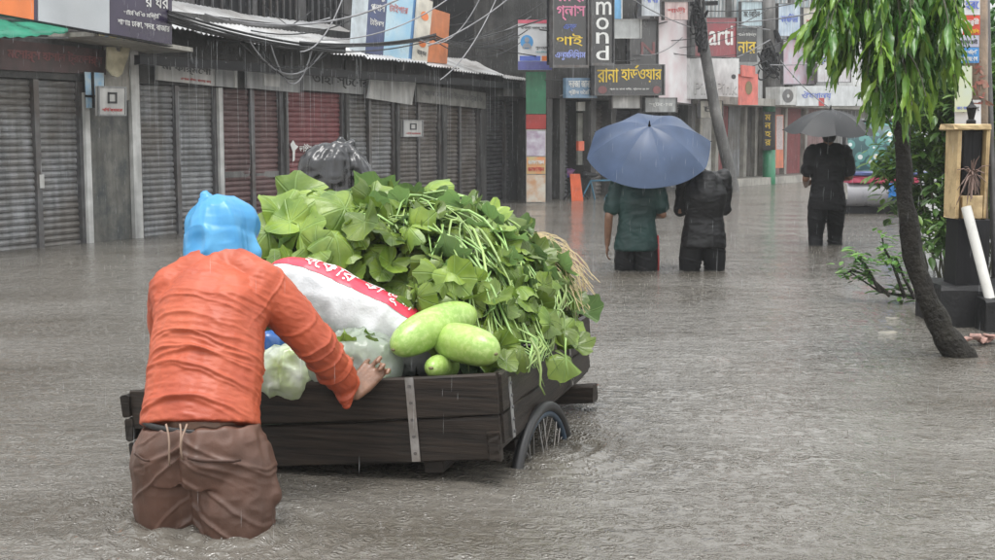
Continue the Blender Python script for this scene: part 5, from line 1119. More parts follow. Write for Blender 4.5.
def gourd(label, a, b, r0, r1, bend=.02):
    a, b = np.asarray(a), np.asarray(b); t = thing('bottle_gourd', label, 'gourd', (a + b) / 2 - ZV * r0); pts, rad = [], []; d = nrm(b - a); L = np.linalg.norm(b - a)
    for i in range(25):
        s = i / 24; e = .5 - .5 * math.cos(math.pi * s); k = (1 - abs(2 * e - 1) ** 3.2) ** .5; pts.append(a + (b - a) * e + ZV * bend * math.sin(math.pi * e)); rad.append(max((r0 + (r1 - r0) * e) * k, .002))
    mb = MB(); mb.tube(pts, rad, 28, side=np.cross(d, [0.3, 0.1, 1])); V = np.array(mb.v); V += (V - (a + b) / 2) * (.012 * vnoise(V, 9, 4))[:, None]; mb.v = [tuple(p) for p in V]
    g = obj('fruit', mb, M_gourd, t, smooth=True); obj('blossom_scar', MB().ball(a + d * .004, .010, .010, .006, 8, 6), M_scar, g, smooth=True); return t
gourd('long pale green gourd lying nearest the plastic bag', at_y(393, 350, 4.50), at_y(474, 314, 4.78), 0.070, .066)
gourd('fat pale green gourd lying on top at the cart corner', at_y(496, 354, 4.44), at_y(438, 340, 4.66), .066, .071, .01)
gourd('small gourd end poking out beneath the two big gourds', at_y(431, 368, 4.47), at_y(452, 366, 4.72), .042, .050, 0)
# ================================================================== PEOPLE
M_skin = mat('brown skin', (.20, .105, .065), .42, .15, 30, .0008, 120, sss=.08)
M_hair = mat('black hair', (.010, .009, .008), .4, .3, 40, .003, 150)
def lerp(a, b, t): return np.asarray(a) * (1 - t) + np.asarray(b) * t
def hand(mb, wr, d, side, back, curl=.5, s=1.0, spread=1.0, thumb=1.0):
    """palm and five fingers; d towards the fingers, side towards the thumb, back = back of the hand"""
    d, side, back = nrm(d), nrm(side), nrm(back); wr = np.asarray(wr)
    for k in np.linspace(-.028, .028, 5) * s: mb.caps([wr + side * k * .55, wr + d * .045 * s + side * k * .9, wr + d * .088 * s + side * k], [.013 * s, .0135 * s, .0115 * s], 8, side=back)
    for k, L in ((.029, .072), (.010, .080), (-.010, .074), (-.029, .058)):
        p = wr + d * .088 * s + side * k * s * spread; v = d + side * k * 3 * (spread - 1); rad = .0088 * s
        for i, f in enumerate((.45, .32, .25)):
            a = curl * (.7 + .6 * i); v2 = nrm(v * math.cos(a) - back * math.sin(a)); q = p + v2 * L * f * s; mb.caps([p, q], [rad, rad * .9], 8); p = q; v = v2; rad *= .92; back2 = back
            back = nrm(back - v2 * np.dot(back, v2))
        back = nrm(back2 + np.array([0, 0, 1e-6]))
    p = wr + d * .022 * s + side * .022 * s; v = nrm(side * .8 * thumb + d * .7 - back * .25); q = p + v * .045 * s; mb.caps([p, q], [.0115 * s, .0105 * s], 8); r = q + nrm(v * .5 + d * .8 - back * .3) * .032 * s; mb.caps([q, r], [.0105 * s, .0085 * s], 8)
def head(mb, c, up, fw, rt, s=1.0):
    ax = (rt, fw, up); mb.ball(c + up * .015 * s, .075 * s, .092 * s, .105 * s, 16, 12, ax); mb.ball(c + fw * .018 * s - up * .055 * s, .056 * s, .068 * s, .062 * s, 12, 8, ax)
    mb.caps([c + fw * .088 * s + up * .012 * s, c + fw * .108 * s - up * .022 * s], [.010 * s, .016 * s], 8); mb.caps([c + fw * .082 * s - up * .058 * s - rt * .018 * s, c + fw * .082 * s - up * .058 * s + rt * .018 * s], [.009 * s, .009 * s], 8)
    for k in (-1, 1):
        mb.ball(c + rt * k * .078 * s - up * .005 * s - fw * .005, .012 * s, .022 * s, .032 * s, 8, 6, ax); mb.ball(c + rt * k * .03 * s + fw * .08 * s + up * .008 * s, .012 * s, .008 * s, .008 * s, 8, 6, ax); mb.caps([c + rt * k * .015 * s + fw * .086 * s + up * .028 * s, c + rt * k * .048 * s + fw * .076 * s + up * .028 * s], [.007 * s, .007 * s], 6)
def body_mesh(J, rt, fw, s=1.0):
    mb = MB()
    mb.caps([J['pelvis'], J['waist'], J['chest'], J['upper'], J['neck']], [(.145 * s, .10 * s), (.125 * s, .09 * s), (.14 * s, .095 * s), (.12 * s, .08 * s), (.055 * s, .055 * s)], 16, side=rt)
    mb.caps([J['sh_l'] - ZV * .02, J['sh_r'] - ZV * .02], [.044 * s, .044 * s], 10); mb.caps([J['neck'], lerp(J['neck'], J['head'], .6)], [.056 * s, .052 * s], 12)
    head(mb, J['head'], J.get('head_up', nrm(J['head'] - J['neck'])), J.get('head_fw', fw), rt, s)
    for k in 'lr':
        sh, el, wr = J['sh_' + k], J['el_' + k], J['wr_' + k]; mb.caps([sh, lerp(sh, el, .5), el], [.046 * s, .045 * s, .038 * s], 10); mb.caps([el, lerp(el, wr, .35), wr], [.038 * s, .037 * s, .025 * s], 10)
        hp, kn, an = J['hip_' + k], J['kn_' + k], J['an_' + k]; mb.caps([hp, lerp(hp, kn, .5), kn], [.085 * s, .075 * s, .054 * s], 12); mb.caps([kn, lerp(kn, an, .35), an], [.052 * s, .054 * s, .034 * s], 12)
        f = nrm([fw[0], fw[1], 0]); mb.caps([an - ZV * .045 * s - f * .05 * s, an - ZV * .05 * s + f * .06 * s, an - ZV * .06 * s + f * .16 * s], [(.034 * s, .034 * s), (.042 * s, .028 * s), (.036 * s, .018 * s)], 10, side=rt)
        h = J.get('hand_' + k, {}); dd = h.get('d', nrm(wr - el)); sd = h.get('side', fw); bk = h.get('back', rt if k == 'r' else -rt); hand(mb, wr, dd, sd, bk, h.get('curl', .35), s * h.get('s', 1.0), h.get('spread', 1.0))
    return mb
def folds(axis_o, axis_d, side, amp, n, seed, slant=.0, sag=.1):
    """horizontal drag folds across a cloth, sharper on the crest"""
    rs = np.random.default_rng(seed); ts = np.sort(rs.uniform(0, 1, n)); L = np.linalg.norm(axis_d); ad = np.asarray(axis_d) / L
    am = rs.uniform(.5, 1.0, n); ce = rs.uniform(-.08, .08, n); wd = rs.uniform(.10, .22, n); sl = rs.normal(slant, .12, n); th = rs.uniform(.003, .0065, n)
    def f(V, N):
        d = V - axis_o; t = d @ ad; u = d @ side; w = .010 * vnoise(V, 9, seed) + .006 * vnoise(V, 21, seed + 1); r = np.zeros(len(V))
        for i in range(n):
            x = t + w - ts[i] * L - sl[i] * (u - ce[i]) + sag * u * u * 2; e = np.exp(-(np.abs(u - ce[i]) / wd[i]) ** 2.5); r += am[i] * e * (np.exp(-(x / th[i]) ** 2) - .25 * np.exp(-((x + .016) / .012) ** 2))
        return amp * r + amp * .30 * vnoise(V, 12, seed + 3)
    return f

# ------------------------------------------------------------------ the man pushing the cart
man = thing('person', 'person in wet orange shirt and brown trousers, blue plastic bag on head, pushing the cart', 'person', (at_z(203, 525)[0], at_z(203, 525)[1], -.6))
fw = nrm([.20, .95, 0]); rt = nrm([fw[1], -fw[0], 0])
J = dict(pelvis=at_y(202, 452, 4.02), waist=at_y(200, 418, 4.03), chest=at_y(208, 335, 4.17), upper=at_y(214, 288, 4.25), neck=at_y(221, 262, 4.32), head=at_y(223, 234, 4.42),
         sh_l=at_y(171, 290, 4.27), sh_r=at_y(264, 285, 4.26), el_r=at_y(315, 343, 4.28), wr_r=at_y(353, 393, 4.43), el_l=at_y(168, 345, 4.45), wr_l=at_y(207, 372, 4.60),
         hip_l=at_y(170, 462, 4.04), hip_r=at_y(236, 464, 4.0), head_up=nrm([0, .35, .94]), head_fw=nrm([.15, .9, -.35]))
J['kn_l'] = at_z(172, 519) + np.array([.0, .03, -.14]); J['kn_r'] = at_z(235, 531) + np.array([0, .03, -.14]); J['an_l'] = J['kn_l'] + np.array([-.01, -.10, -.36]); J['an_r'] = J['kn_r'] + np.array([.01, -.16, -.36])
J['hand_r'] = dict(spread=1.08, d=nrm([.60, .38, .66]), side=nrm([-.70, .25, .55]), back=nrm([.30, -.80, .35]), curl=.82, s=1.12)
J['hand_l'] = dict(d=nrm([.1, .7, .45]), side=nrm([.9, -.1, 0]), back=nrm([0, -.5, .8]), curl=.55)
skin_obj('body', body_mesh(J, rt, fw), .0052, M_skin, man, 1)
tdir = J['neck'] - J['waist']
mb = MB(); off = np.array([0, -.012, 0])
mb.tube([J['waist'] - ZV * .022 , lerp(J['waist'], J['chest'], .12), lerp(J['waist'], J['chest'], .4)], [(.190, .138), (.184, .130), (.18, .125)], 24, side=nrm(rt - ZV * .10))
mb.caps([lerp(J['waist'], J['chest'], .3), lerp(J['waist'], J['chest'], .5), J['chest'], lerp(J['chest'], J['upper'], .6), J['upper'], lerp(J['upper'], J['neck'], .65)], [(.183, .125), (.184, .13), (.180, .138), (.178, .128), (.150, .105), (.075, .07)], 24, side=rt)
mb.caps([J['sh_l'] + rt * .01, J['sh_r'] - rt * .01], [.066, .066], 14)
for k in 'lr': mb.caps([lerp(J['neck'], J['head'], .1), lerp(J['neck'], J['sh_' + k], .5) + ZV * .004, J['sh_' + k]], [.070, .072, .070], 14)
mb.caps([lerp(J['chest'], J['upper'], .3) - rt * .10, J['sh_l']], [.085, .070], 14); mb.caps([lerp(J['chest'], J['upper'], .3) + rt * .10, J['sh_r']], [.085, .070], 14)
mb.caps([lerp(J['upper'], J['neck'], .5), lerp(J['neck'], J['head'], .18)], [.078, .066], 14)
mb.caps([J['sh_r'] - rt * .01, lerp(J['sh_r'], J['el_r'], .5), J['el_r'], lerp(J['el_r'], J['wr_r'], .5), lerp(J['el_r'], J['wr_r'], .72)], [.080, .074, .066, .058, .052], 16)
c = lerp(J['el_r'], J['wr_r'], .74); mb.caps([c, c + np.array([.012, -.012, -.085])], [.045, .014], 12)
mb.caps([J['sh_l'] + rt * .01, lerp(J['sh_l'], J['el_l'], .5), J['el_l'], lerp(J['el_l'], J['wr_l'], .92)], [.078, .072, .064, .052], 16)
f1 = folds(J['waist'], tdir * .84, rt, .0085, 18, 5, -.08, .45)
adir = J['wr_r'] - J['sh_r']; f2 = folds(J['sh_r'], adir, nrm(np.cross(adir, ZV)), .007, 11, 9, .5, .2)
def shirt_d(V, N):
    d = V - J['waist']; u = d @ rt; torso = np.clip((.20 - np.abs(u)) / .05, 0, 1); arm = np.clip(((V - J['sh_r']) @ rt - .01) / .04, 0, 1)
    t = (d @ nrm(tdir)); spine = -.006 * np.exp(-((u - .01) / .03) ** 2) * np.clip(t / .2, 0, 1); blade = .007 * np.exp(-((np.abs(u) - .085) / .05) ** 2 - ((t - .36) / .10) ** 2)
    q = np.stack([u * 1.0, (V - J['waist']) @ fw, t * 2.6 + u * .3], 1); fine = .0016 * ridge(q, 17, 61) + .0010 * ridge(q, 38, 62) + .0022 * ridge(q * [1, 1, .35], 11, 63)
    return f1(V, N) * torso * np.clip((.43 - t) / .1, .2, 1) + f2(V, N) * arm + spine + blade + fine
M_shirt = mat('wet orange shirt', (.34, .062, .023), .52, .16, 5, .0006, 260, col2=(.28, .047, .019), dirt=(.44, .11, .053), dscale=4, damt=.4, spec=.4)
shirt = skin_obj('shirt', mb, .0043, M_shirt, man, 14, shirt_d)
# trousers
mb = MB(); wst = lerp(J['waist'], J['pelvis'], .22)
mb.tube([wst, lerp(wst, J['pelvis'], .5), J['pelvis'] - ZV * .01, J['pelvis'] - ZV * .08], [(.186, .136), (.205, .150), (.215, .162), (.20, .15)], 24, side=rt)
mb.caps([lerp(J['hip_l'], J['hip_r'], .5) - ZV * .03, lerp(J['kn_l'], J['kn_r'], .5) + ZV * .06], [.10, .085], 14)
for k in 'lr':
    hp, kn, an = J['hip_' + k], J['kn_' + k], J['an_' + k]; mb.caps([hp, lerp(hp, kn, .4), lerp(hp, kn, .8), kn], [.120, .118, .110, .098], 18); mb.caps([kn, lerp(kn, an, .5)], [.09, .075], 14)
mb.caps([J['hip_r'] + rt * .085 + ZV * .0, J['hip_r'] + rt * .108 - ZV * .09], [.03, .038], 10)
f3 = folds(J['pelvis'] + ZV * .12, np.array([0, 0, -.45]), rt, .010, 10, 23, .55, .0); f4 = folds(J['pelvis'] + ZV * .10, np.array([0, 0, -.42]), rt, .009, 9, 31, -.6, .0)
def trou_d(V, N):
    u = (V - J['pelvis']) @ rt; z = V[:, 2] - J['pelvis'][2]; cleft = -.020 * np.exp(-((u + .012 + .02 * z) / .016) ** 2) * np.clip((.07 - z) / .08, 0, 1) * (N[:, 1] < .2)
    w = .004 * np.sin(V[:, 0] * 75 + 6 * vnoise(V, 8, 3)) * np.clip((.10 - np.abs(z - .08)) / .06, 0, 1)
    fine = .0030 * ridge(V * [1, 1, .7], 12, 71) + .0016 * ridge(V, 30, 72)
    return f3(V, N) * (u > 0) + f4(V, N) * (u <= 0) + cleft + w + fine
M_trou = mat('wet brown trousers', (.098, .048, .033), .52, .25, 6, .0008, 180, col2=(.060, .030, .020), spec=.4)
trou = skin_obj('trousers', mb, .005, M_trou, man, 9, trou_d)
mb = MB(); rr_ = []; wc = lerp(J['waist'], J['pelvis'], .06)
for i in range(33): a = 2 * math.pi * i / 32; rr_.append(wc + rt * .1815 * math.cos(a) + nrm(np.cross(rt, ZV)) * .131 * math.sin(a) - ZV * (.008 + .012 * math.cos(a)))
mb.tube(rr_, [(.010, .004)] * 33, 8, cap=False, side=ZV); obj('waistband', mb, mat('black elastic waistband', (.012, .012, .013), .5, .2), man, smooth=True)
M_cord = mat('tan cord', (.22, .15, .11), .5, .2)
for k, (x0, x1) in enumerate(((166, 171), (179, 183), (186, 180))):
    y = wst[1] - .150; pts = [at_y(x0 + (x1 - x0) * t + 1.2 * math.sin(5 * t + k), 424 + 42 * t * (1 - .15 * k), y - .028 * math.sin(t * 2.2)) for t in np.linspace(0, 1, 8)]; obj('drawstring', MB().tube(pts, .0032, 6), M_cord, trou, smooth=True)
for x0, y0, x1, y1 in ((188, 457, 240, 461), (132, 455, 152, 458)):
    pts = [at_y(x0 + (x1 - x0) * t, y0 + (y1 - y0) * t + 2 * math.sin(3.1 * t), (3.86 if x0 > 160 else 3.92)) for t in np.linspace(0, 1, 9)]
    # rest the welt on the cloth
    V = np.array([v.co[:] for v in trou.data.vertices]) + np.array(WLOC[trou.name]); Q = []
    for p in pts:
        d = np.hypot(V[:, 0] - p[0], V[:, 2] - p[2]); idx = np.where(d < .015)[0]; yy = V[idx, 1].min() if len(idx) else p[1]; Q.append(np.array([p[0], yy - .001, p[2]]))
    obj('pocket_welt', MB().tube(Q, [(.0045, .0016)] * len(Q), 6, side=ZV), mat('pocket welt cloth', (.060, .030, .021), .55, .2, spec=.3), trou, smooth=True)
# blue plastic bag over the head
mb = MB(); hc = J['head']; hu = nrm([-.06, .2, .97]); hx = (nrm(np.cross(nrm([.15, .95, -.2]), hu)), nrm([.15, .95, -.2]), hu)
mb.ball(hc + hu * .014, .114, .130, .112, 20, 14, hx); mb.caps([hc - hu * .02 - fw * .02, hc - hu * .085 - fw * .03], [(.113, .12), (.112, .118)], 20, side=hx[0]); mb.tube([hc - hu * .07 - fw * .02, hc - hu * .135 - fw * .06], [(.112, .118), (.104, .10)], 20, side=hx[0])
mb.caps([hc + hu * .06 - rt * .030, hc + hu * .105 - rt * .050, hc + hu * .132 - rt * .062], [.07, .030, .012], 12); mb.caps([hc + hu * .03 + rt * .05, hc - hu * .06 + rt * .098], [.05, .032], 12)
def bag_d(V, N):
    d = V - hc; q = np.stack([d @ hx[0], d @ hx[1], d @ hx[2]], 1); w = vnoise(q * [1.5, 1.5, .35], 19, 4); pk = q - np.array([-.055, 0, .11]); an = np.arctan2(pk[:, 1], pk[:, 0]); rr = np.linalg.norm(pk, axis=1); k3 = np.stack([np.cos(an) * 1.3, np.sin(an) * 1.3, rr * 3], 1)
    return .006 * ridge(k3, 1.6, 9) * np.clip(rr / .08, .2, 1) + .0008 * ridge(k3 * [1, 1, .6], 5.5, 10) + .0065 * ridge(q * [1, 1, 1.3], 9, 11) + .0032 * ridge(q, 21, 12)
skin_obj('plastic_bag', mb, .0045, mat('thin blue plastic', (.05, .27, .54), .34, .15, 12, col2=(.10, .37, .64), trans=.3), man, 8, bag_d)

bagm = MATS['thin blue plastic']; hb_o = [o for o in man.children if o.name.startswith('plastic_bag')][0]
for (dx, dz, ln, w) in ((.085, -.075, .06, .035), (-.075, -.095, .04, .03), (.02, -.115, .035, .05)):
    a = hc + rt * dx + hu * dz - fw * .075; g_ = [[a + rt * (w * (j / 6 - .5) * (1 + .5 * i / 5)) + np.array([.15 * dx, -.35, -.9]) * ln * i / 5 + np.array([0, -.010 * math.sin(j * 2.1 + i), 0]) for j in range(7)] for i in range(6)]
    mb = MB(); mb.loft(g_, cap=False, closed=False); obj('loose_edge', mb, bagm, hb_o, smooth=True)

# ------------------------------------------------------------------ umbrellas
def umbrella(label, C, axis, Rr, depth, m, spin, below=.55, m_in=None, hook=True):
    axis = nrm(axis); X = nrm(np.cross(axis, [0.2, 1, 0.1])); Y = np.cross(axis, X); t = thing('umbrella', label, 'umbrella', C - axis * below)
    n, ns, nr = 8, 8, 9
    def S(r, th):
        k = (th - spin) / (2 * math.pi / n); f = k - math.floor(k); g = math.sin(math.pi * f)
        rad = Rr * r * (1 - .055 * g * r ** 1.5); h = depth * (1 - r ** 2.1) - depth * .17 * g * r * (1 - .3 * r); return C + X * rad * math.cos(th) + Y * rad * math.sin(th) + axis * h
    for k in range(n):
        a0 = spin + 2 * math.pi * k / n; mb = MB(); g = [[S(i / nr if i else .004, a0 + 2 * math.pi / n * j / ns + 1e-9 * 1) for j in range(ns + 1)] for i in range(nr + 1)]; mb.loft(g, cap=False, closed=False); obj('canopy_panel', mb, m, t, smooth=True)
        r_ = [S(i / nr, a0 + 1e-6) - axis * .008 for i in range(nr + 1)]; rb_ = obj('rib', MB().tube(r_, .0035, 5), M_steel, t); obj('stretcher', MB().tube([S(.5, a0 + 1e-6) - axis * .012, C + axis * (depth - .22)], .0028, 5), M_steel, rb_); p = S(1, a0 + 1e-6); q = nrm(p - C - axis * np.dot(p - C, axis)); obj('tip', MB().tube([p - q * .01, p + q * .014 - axis * .004], .004, 6), M_black, rb_)
    top = C + axis * depth; obj('shaft', MB().tube([top, C - axis * below], .006, 8), M_steel, t); obj('ferrule', MB().tube([top - axis * .004, top + axis * .02, top + axis * .05], [.014, .008, .004], 8), M_black, t)
    e = C - axis * below; obj('handle', MB().caps([e + axis * .09, e, e - axis * .02], [.012, .014, .012], 8), M_black, t, smooth=True); return e
M_umb = mat('blue umbrella cloth', (.055, .088, .165), .42, .12, 5, .0006, 150, col2=(.038, .062, .118), trans=.30)
M_umbk = mat('dark grey umbrella cloth', (.020, .021, .023), .5, .2, 6, .0006, 150, trans=.06, spec=.3)
e1 = umbrella('large blue umbrella held over two people', at_y(649, 150, 11.52), (-.06, -.56, .82), .545, .25, M_umb, .35, .52)
e2 = umbrella('dark grey umbrella of the lone person in black', at_y(829, 131, 14.05), (.02, -.10, .99), .47, .22, M_umbk, .1, .55)

# ------------------------------------------------------------------ walking people seen from behind
def walker(label, base, yaw, H, pose, shirt_m, trou_m, sleeve='short', shirt_hem=.80, shorts=False, hairy=True, loose=1.0, seed=1, vox=.009, extra=None):
    """pose: joint offsets (right, forward, up) in metres from the default standing figure"""
    s = H / 1.70; gz = float(ground_z(base[0], base[1])); t = thing('person', label, 'person', (base[0], base[1], gz)); f = np.array([math.sin(yaw), math.cos(yaw), 0]); r = np.array([f[1], -f[0], 0]); O = np.array([base[0], base[1], gz])
    D = dict(pelvis=(0, 0, .93), waist=(0, 0, 1.06), chest=(0, .0, 1.24), upper=(0, 0, 1.36), neck=(0, .01, 1.43), head=(0, .03, 1.575), sh_l=(-.165, 0, 1.385), sh_r=(.165, 0, 1.385), el_l=(-.215, -.02, 1.10), el_r=(.215, -.02, 1.10), wr_l=(-.225, .06, .86), wr_r=(.225, .06, .86), hip_l=(-.088, 0, .90), hip_r=(.088, 0, .90), kn_l=(-.10, .03, .49), kn_r=(.10, .03, .49), an_l=(-.10, -.03, .085), an_r=(.10, -.03, .085))
    J = {}
    for k, v in D.items(): q = np.array(v) * s + np.array(pose.get(k, (0, 0, 0))); J[k] = O + r * q[0] + f * q[1] + ZV * q[2]
    for k in 'lr':
        h = pose.get('hand_' + k)
        if h: J['hand_' + k] = {a: (nrm(r * b[0] + f * b[1] + ZV * b[2]) if not np.isscalar(b) else b) for a, b in h.items()}
        else: J['hand_' + k] = dict(side=f, back=(r if k == 'r' else -r), curl=.3)
    J['head_up'] = nrm(J['head'] - J['neck']); skin_obj('body', body_mesh(J, r, f, s), .008, M_skin, t, 3)
    lo = loose; mb = MB(); hem = O + ZV * shirt_hem * s; hem = np.array([J['waist'][0], J['waist'][1], hem[2]]) if shirt_hem < 1 else J['waist']
    mb.tube([hem, hem + ZV * .06, J['waist'], lerp(J['waist'], J['chest'], .5)], [(.19 * s * lo, .14 * s * lo), (.186 * s * lo, .136 * s * lo), (.158 * s * lo, .120 * s * lo), (.165 * s * lo, .122 * s * lo)], 20, side=r)
    mb.caps([lerp(J['waist'], J['chest'], .3), lerp(J['waist'], J['chest'], .6), J['chest'], lerp(J['chest'], J['upper'], .8), lerp(J['upper'], J['neck'], .6)], [(.16 * s * lo, .115 * s * lo), (.168 * s * lo, .124 * s * lo), (.182 * s * lo, .13 * s * lo), (.165 * s, .108 * s), (.072 * s, .068 * s)], 20, side=r)
    mb.caps([J['sh_l'] - ZV * .012, J['sh_r'] - ZV * .012], [.062 * s, .062 * s], 12)
    for k in 'lr': mb.caps([lerp(J['neck'], J['upper'], .25), lerp(J['neck'], J['sh_' + k], .55), J['sh_' + k] - ZV * .01], [.062 * s, .060 * s, .06 * s], 12)
    for k in 'lr':
        sh, el, wr = J['sh_' + k], J['el_' + k], J['wr_' + k]
        if sleeve == 'short': mb.caps([sh, lerp(sh, el, .45), lerp(sh, el, .72)], [.074 * s, .074 * s, .073 * s], 14)
        else: mb.caps([sh, lerp(sh, el, .5), el, lerp(el, wr, .9)], [.072 * s, .066 * s, .058 * s, .046 * s], 14)
    if extra: extra(mb, J, r, f)
    fa = folds(J['waist'] - ZV * .25, np.array([0, 0, .45]), r, .008, 8, seed, .35, .1); fb_ = folds(J['waist'] - ZV * .25, np.array([0, 0, .62]), r, .007, 7, seed + 50, -.6, .1)
    skin_obj('shirt', mb, vox, shirt_m, t, 4, lambda V, N: .35 * fa(V, N) + .3 * fb_(V, N) + .006 * ridge(V * [1, 1, 1.7] + V[:, [2, 0, 1]] * .5, 7, seed) + .0035 * ridge(V * [1, 1, 2.0], 16, seed + 1))
    mb = MB(); mb.tube([J['pelvis'] + ZV * .03, J['pelvis'], J['pelvis'] - ZV * .10], [(.150 * s, .115 * s), (.168 * s, .13 * s), (.17 * s, .13 * s)], 20, side=r)
    for k in 'lr':
        hp, kn, an = J['hip_' + k], J['kn_' + k], J['an_' + k]; mb.caps([hp, lerp(hp, kn, .5), kn], [.102 * s, .100 * s, .092 * s if shorts else .075 * s], 14)
        if not shorts: mb.caps([kn, lerp(kn, an, .85)], [.078 * s, .068 * s], 12)
    fc = folds(J['pelvis'] + ZV * .05, np.array([0, 0, -.6]), r, .010, 10, seed + 7, .3, 0); tr = skin_obj('shorts' if shorts else 'trousers', mb, vox, trou_m, t, 4, fc)
    if hairy:
        mb = MB(); hu = J['head_up']; ax = (r, nrm(np.cross(hu, r)), hu); mb.ball(J['head'] + hu * .028 * s - f * .014 * s, .084 * s, .098 * s, .105 * s, 16, 12, ax); mb.ball(J['head'] - f * .035 * s - hu * .03 * s, .075 * s, .065 * s, .075 * s, 14, 10, ax); skin_obj('hair', mb, .008, M_hair, t, 2, lambda V, N: .006 * vnoise(V, 45, seed))
    return t, J, tr
M_teal = mat('wet teal shirt', (.018, .050, .046), .5, .3, 3.5, .0006, 200, col2=(.011, .028, .027), spec=.3); M_blk = mat('wet black cloth', (.007, .007, .0085), .65, .3, 6, .0008, 180, spec=.25); M_blk2 = mat('soaked black cloth', (.009, .009, .0105), .55, .3, 6, .0008, 180, spec=.35)
b = at_z(636, 271)
t, J1, tr = walker('person in wet teal shirt and dark shorts wading under the blue umbrella', b, R(4), 1.66, dict(el_l=(-.03, -.03, .0), wr_l=(-.03, -.03, -.01), el_r=(.015, .02, .02), wr_r=(-.13, .27, .22), hand_r=dict(d=(-.2, .6, .7), side=(-.6, .4, .6), back=(.5, -.3, .6), curl=.9), kn_l=(0, .04, 0), an_r=(0, -.08, .03)), M_teal, M_blk, 'short', .80, True, True, 1.02, 41)
mb = MB(); q0 = J1['hip_r'] + np.array([.098, .02, .03]); q1 = lerp(J1['hip_r'], J1['kn_r'], .95) + np.array([.092, .02, 0]); mb.tube([q0, lerp(q0, q1, .5) + np.array([.006, 0, 0]), q1], [(.012, .055)] * 3, 8, side=(1, 0, 0)); obj('side_stripe', mb, mat('red stripe cloth', (.42, .03, .035), .4, .15), tr, smooth=True)
b = at_z(703, 271); hunch = dict(chest=(0, -.04, 0), upper=(-.01, -.01, .0), neck=(-.05, .09, -.05), head=(-.10, .15, -.09), sh_l=(-.0, .04, .005), sh_r=(0, .04, .005), el_l=(.03, .12, .0), el_r=(-.02, .10, .02), wr_l=(.14, .27, .27), wr_r=(-.12, .27, .27), hand_l=dict(d=(.7, .5, .4), side=(0, .2, 1), back=(0, 1, 0), curl=.5), hand_r=dict(d=(-.7, .5, .4), side=(0, .2, 1), back=(0, 1, 0), curl=.5), kn_r=(.02, .05, 0), kn_l=(-.02, .02, 0))
walker('person hunched in soaked black clothes beside the one in teal, sharing the umbrella', b, R(-2), 1.72, hunch, M_blk2, M_blk, 'long', .80, False, True, 1.02, 57, extra=lambda mb, J, r, f: (mb.caps([J['neck'] - ZV * .02, lerp(J['neck'], J['head'], .9)], [.085, .10], 12), mb.caps([J['chest'] - f * .03, J['upper'] - f * .03, J['neck']], [.12, .12, .07], 12)))
b = at_z(826, 245); walker('lone person in black clothes wading under the dark grey umbrella', b, R(3), 1.74, dict(el_l=(-.01, .03, .0), el_r=(.015, .04, .02), wr_l=(.06, .26, .16), wr_r=(-.19, .25, .22), hand_r=dict(d=(-.3, .5, .8), side=(-.6, .4, .6), back=(.5, -.3, .6), curl=.9), hand_l=dict(d=(.3, .9, .2), side=(.3, 0, 1), back=(-1, 0, 0), curl=.5), kn_l=(-.01, -.02, 0), kn_r=(.015, .10, .02), an_l=(-.01, -.10, 0.02), an_r=(.01, .06, 0)), M_blk, M_blk, 'short', .78, False, True, 1.04, 71)
# the puller hidden behind the heap, wrapped in black plastic
M_plast = mat('glossy black plastic sheet', (.012, .012, .014), .28, .2, 8, coat=.15)
b = at_y(338, 180, 7.0); base = (b[0], b[1]); hz = at_y(333, 166, 7.0)[2]
t, J4, tr = walker('person hooded in knotted black plastic pulling the cart from its front', base, R(10), 1.70, dict(el_l=(0, .08, 0), el_r=(0, .08, 0), wr_l=(.02, -.22, .02), wr_r=(-.02, -.22, .02)), M_blk, M_blk, 'long', .80, False, False, 1.05, 83)
mb = MB(); hc = at_y(331, 170, 7.0); mb.ball(hc + np.array([-.02, 0, 0]), .14, .15, .12, 18, 12); mb.caps([hc - ZV * .02, hc - ZV * .14], [(.155, .16), (.17, .17)], 18, side=(1, 0, 0)); mb.caps([hc + np.array([.05, 0, .03]), at_y(360, 174, 6.97), at_y(374, 192, 6.93), at_y(384, 215, 6.93)], [.12, .075, .055, .04], 12); mb.caps([hc + ZV * .06 + np.array([.04, 0, 0]), at_y(342, 149, 7.0), at_y(341, 141, 7.0)], [.08, .04, .02], 12); mb.caps([at_y(342, 149, 7.0), at_y(352, 143, 7.02)], [.03, .016], 10)
mb.caps([hc + np.array([.08, 0, -.02]), at_y(366, 184, 6.97), at_y(381, 200, 6.95), at_y(388, 230, 6.95)], [.09, .05, .035, .02], 12); mb.caps([at_y(335, 200, 7.02), at_y(335, 235, 7.02), at_y(335, 290, 7.02)], [(.17, .15), (.24, .19), (.27, .2)], 18, side=(1, 0, 0))
def pl_d(V, N):
    d = V - at_y(343, 143, 7.0); an = np.arctan2(d[:, 1], d[:, 0]); rr = np.linalg.norm(d, axis=1); k3 = np.stack([np.cos(an) * 1.2, np.sin(an) * 1.2, rr * 1.5], 1); return (.014 * ridge(k3, 2.3, 4) + .006 * ridge(k3, 5.0, 7)) * np.clip(rr / .12, .2, 1) + .004 * ridge(d, 26, 6)
skin_obj('plastic_sheet', mb, .009, M_plast, t, 3, pl_d)
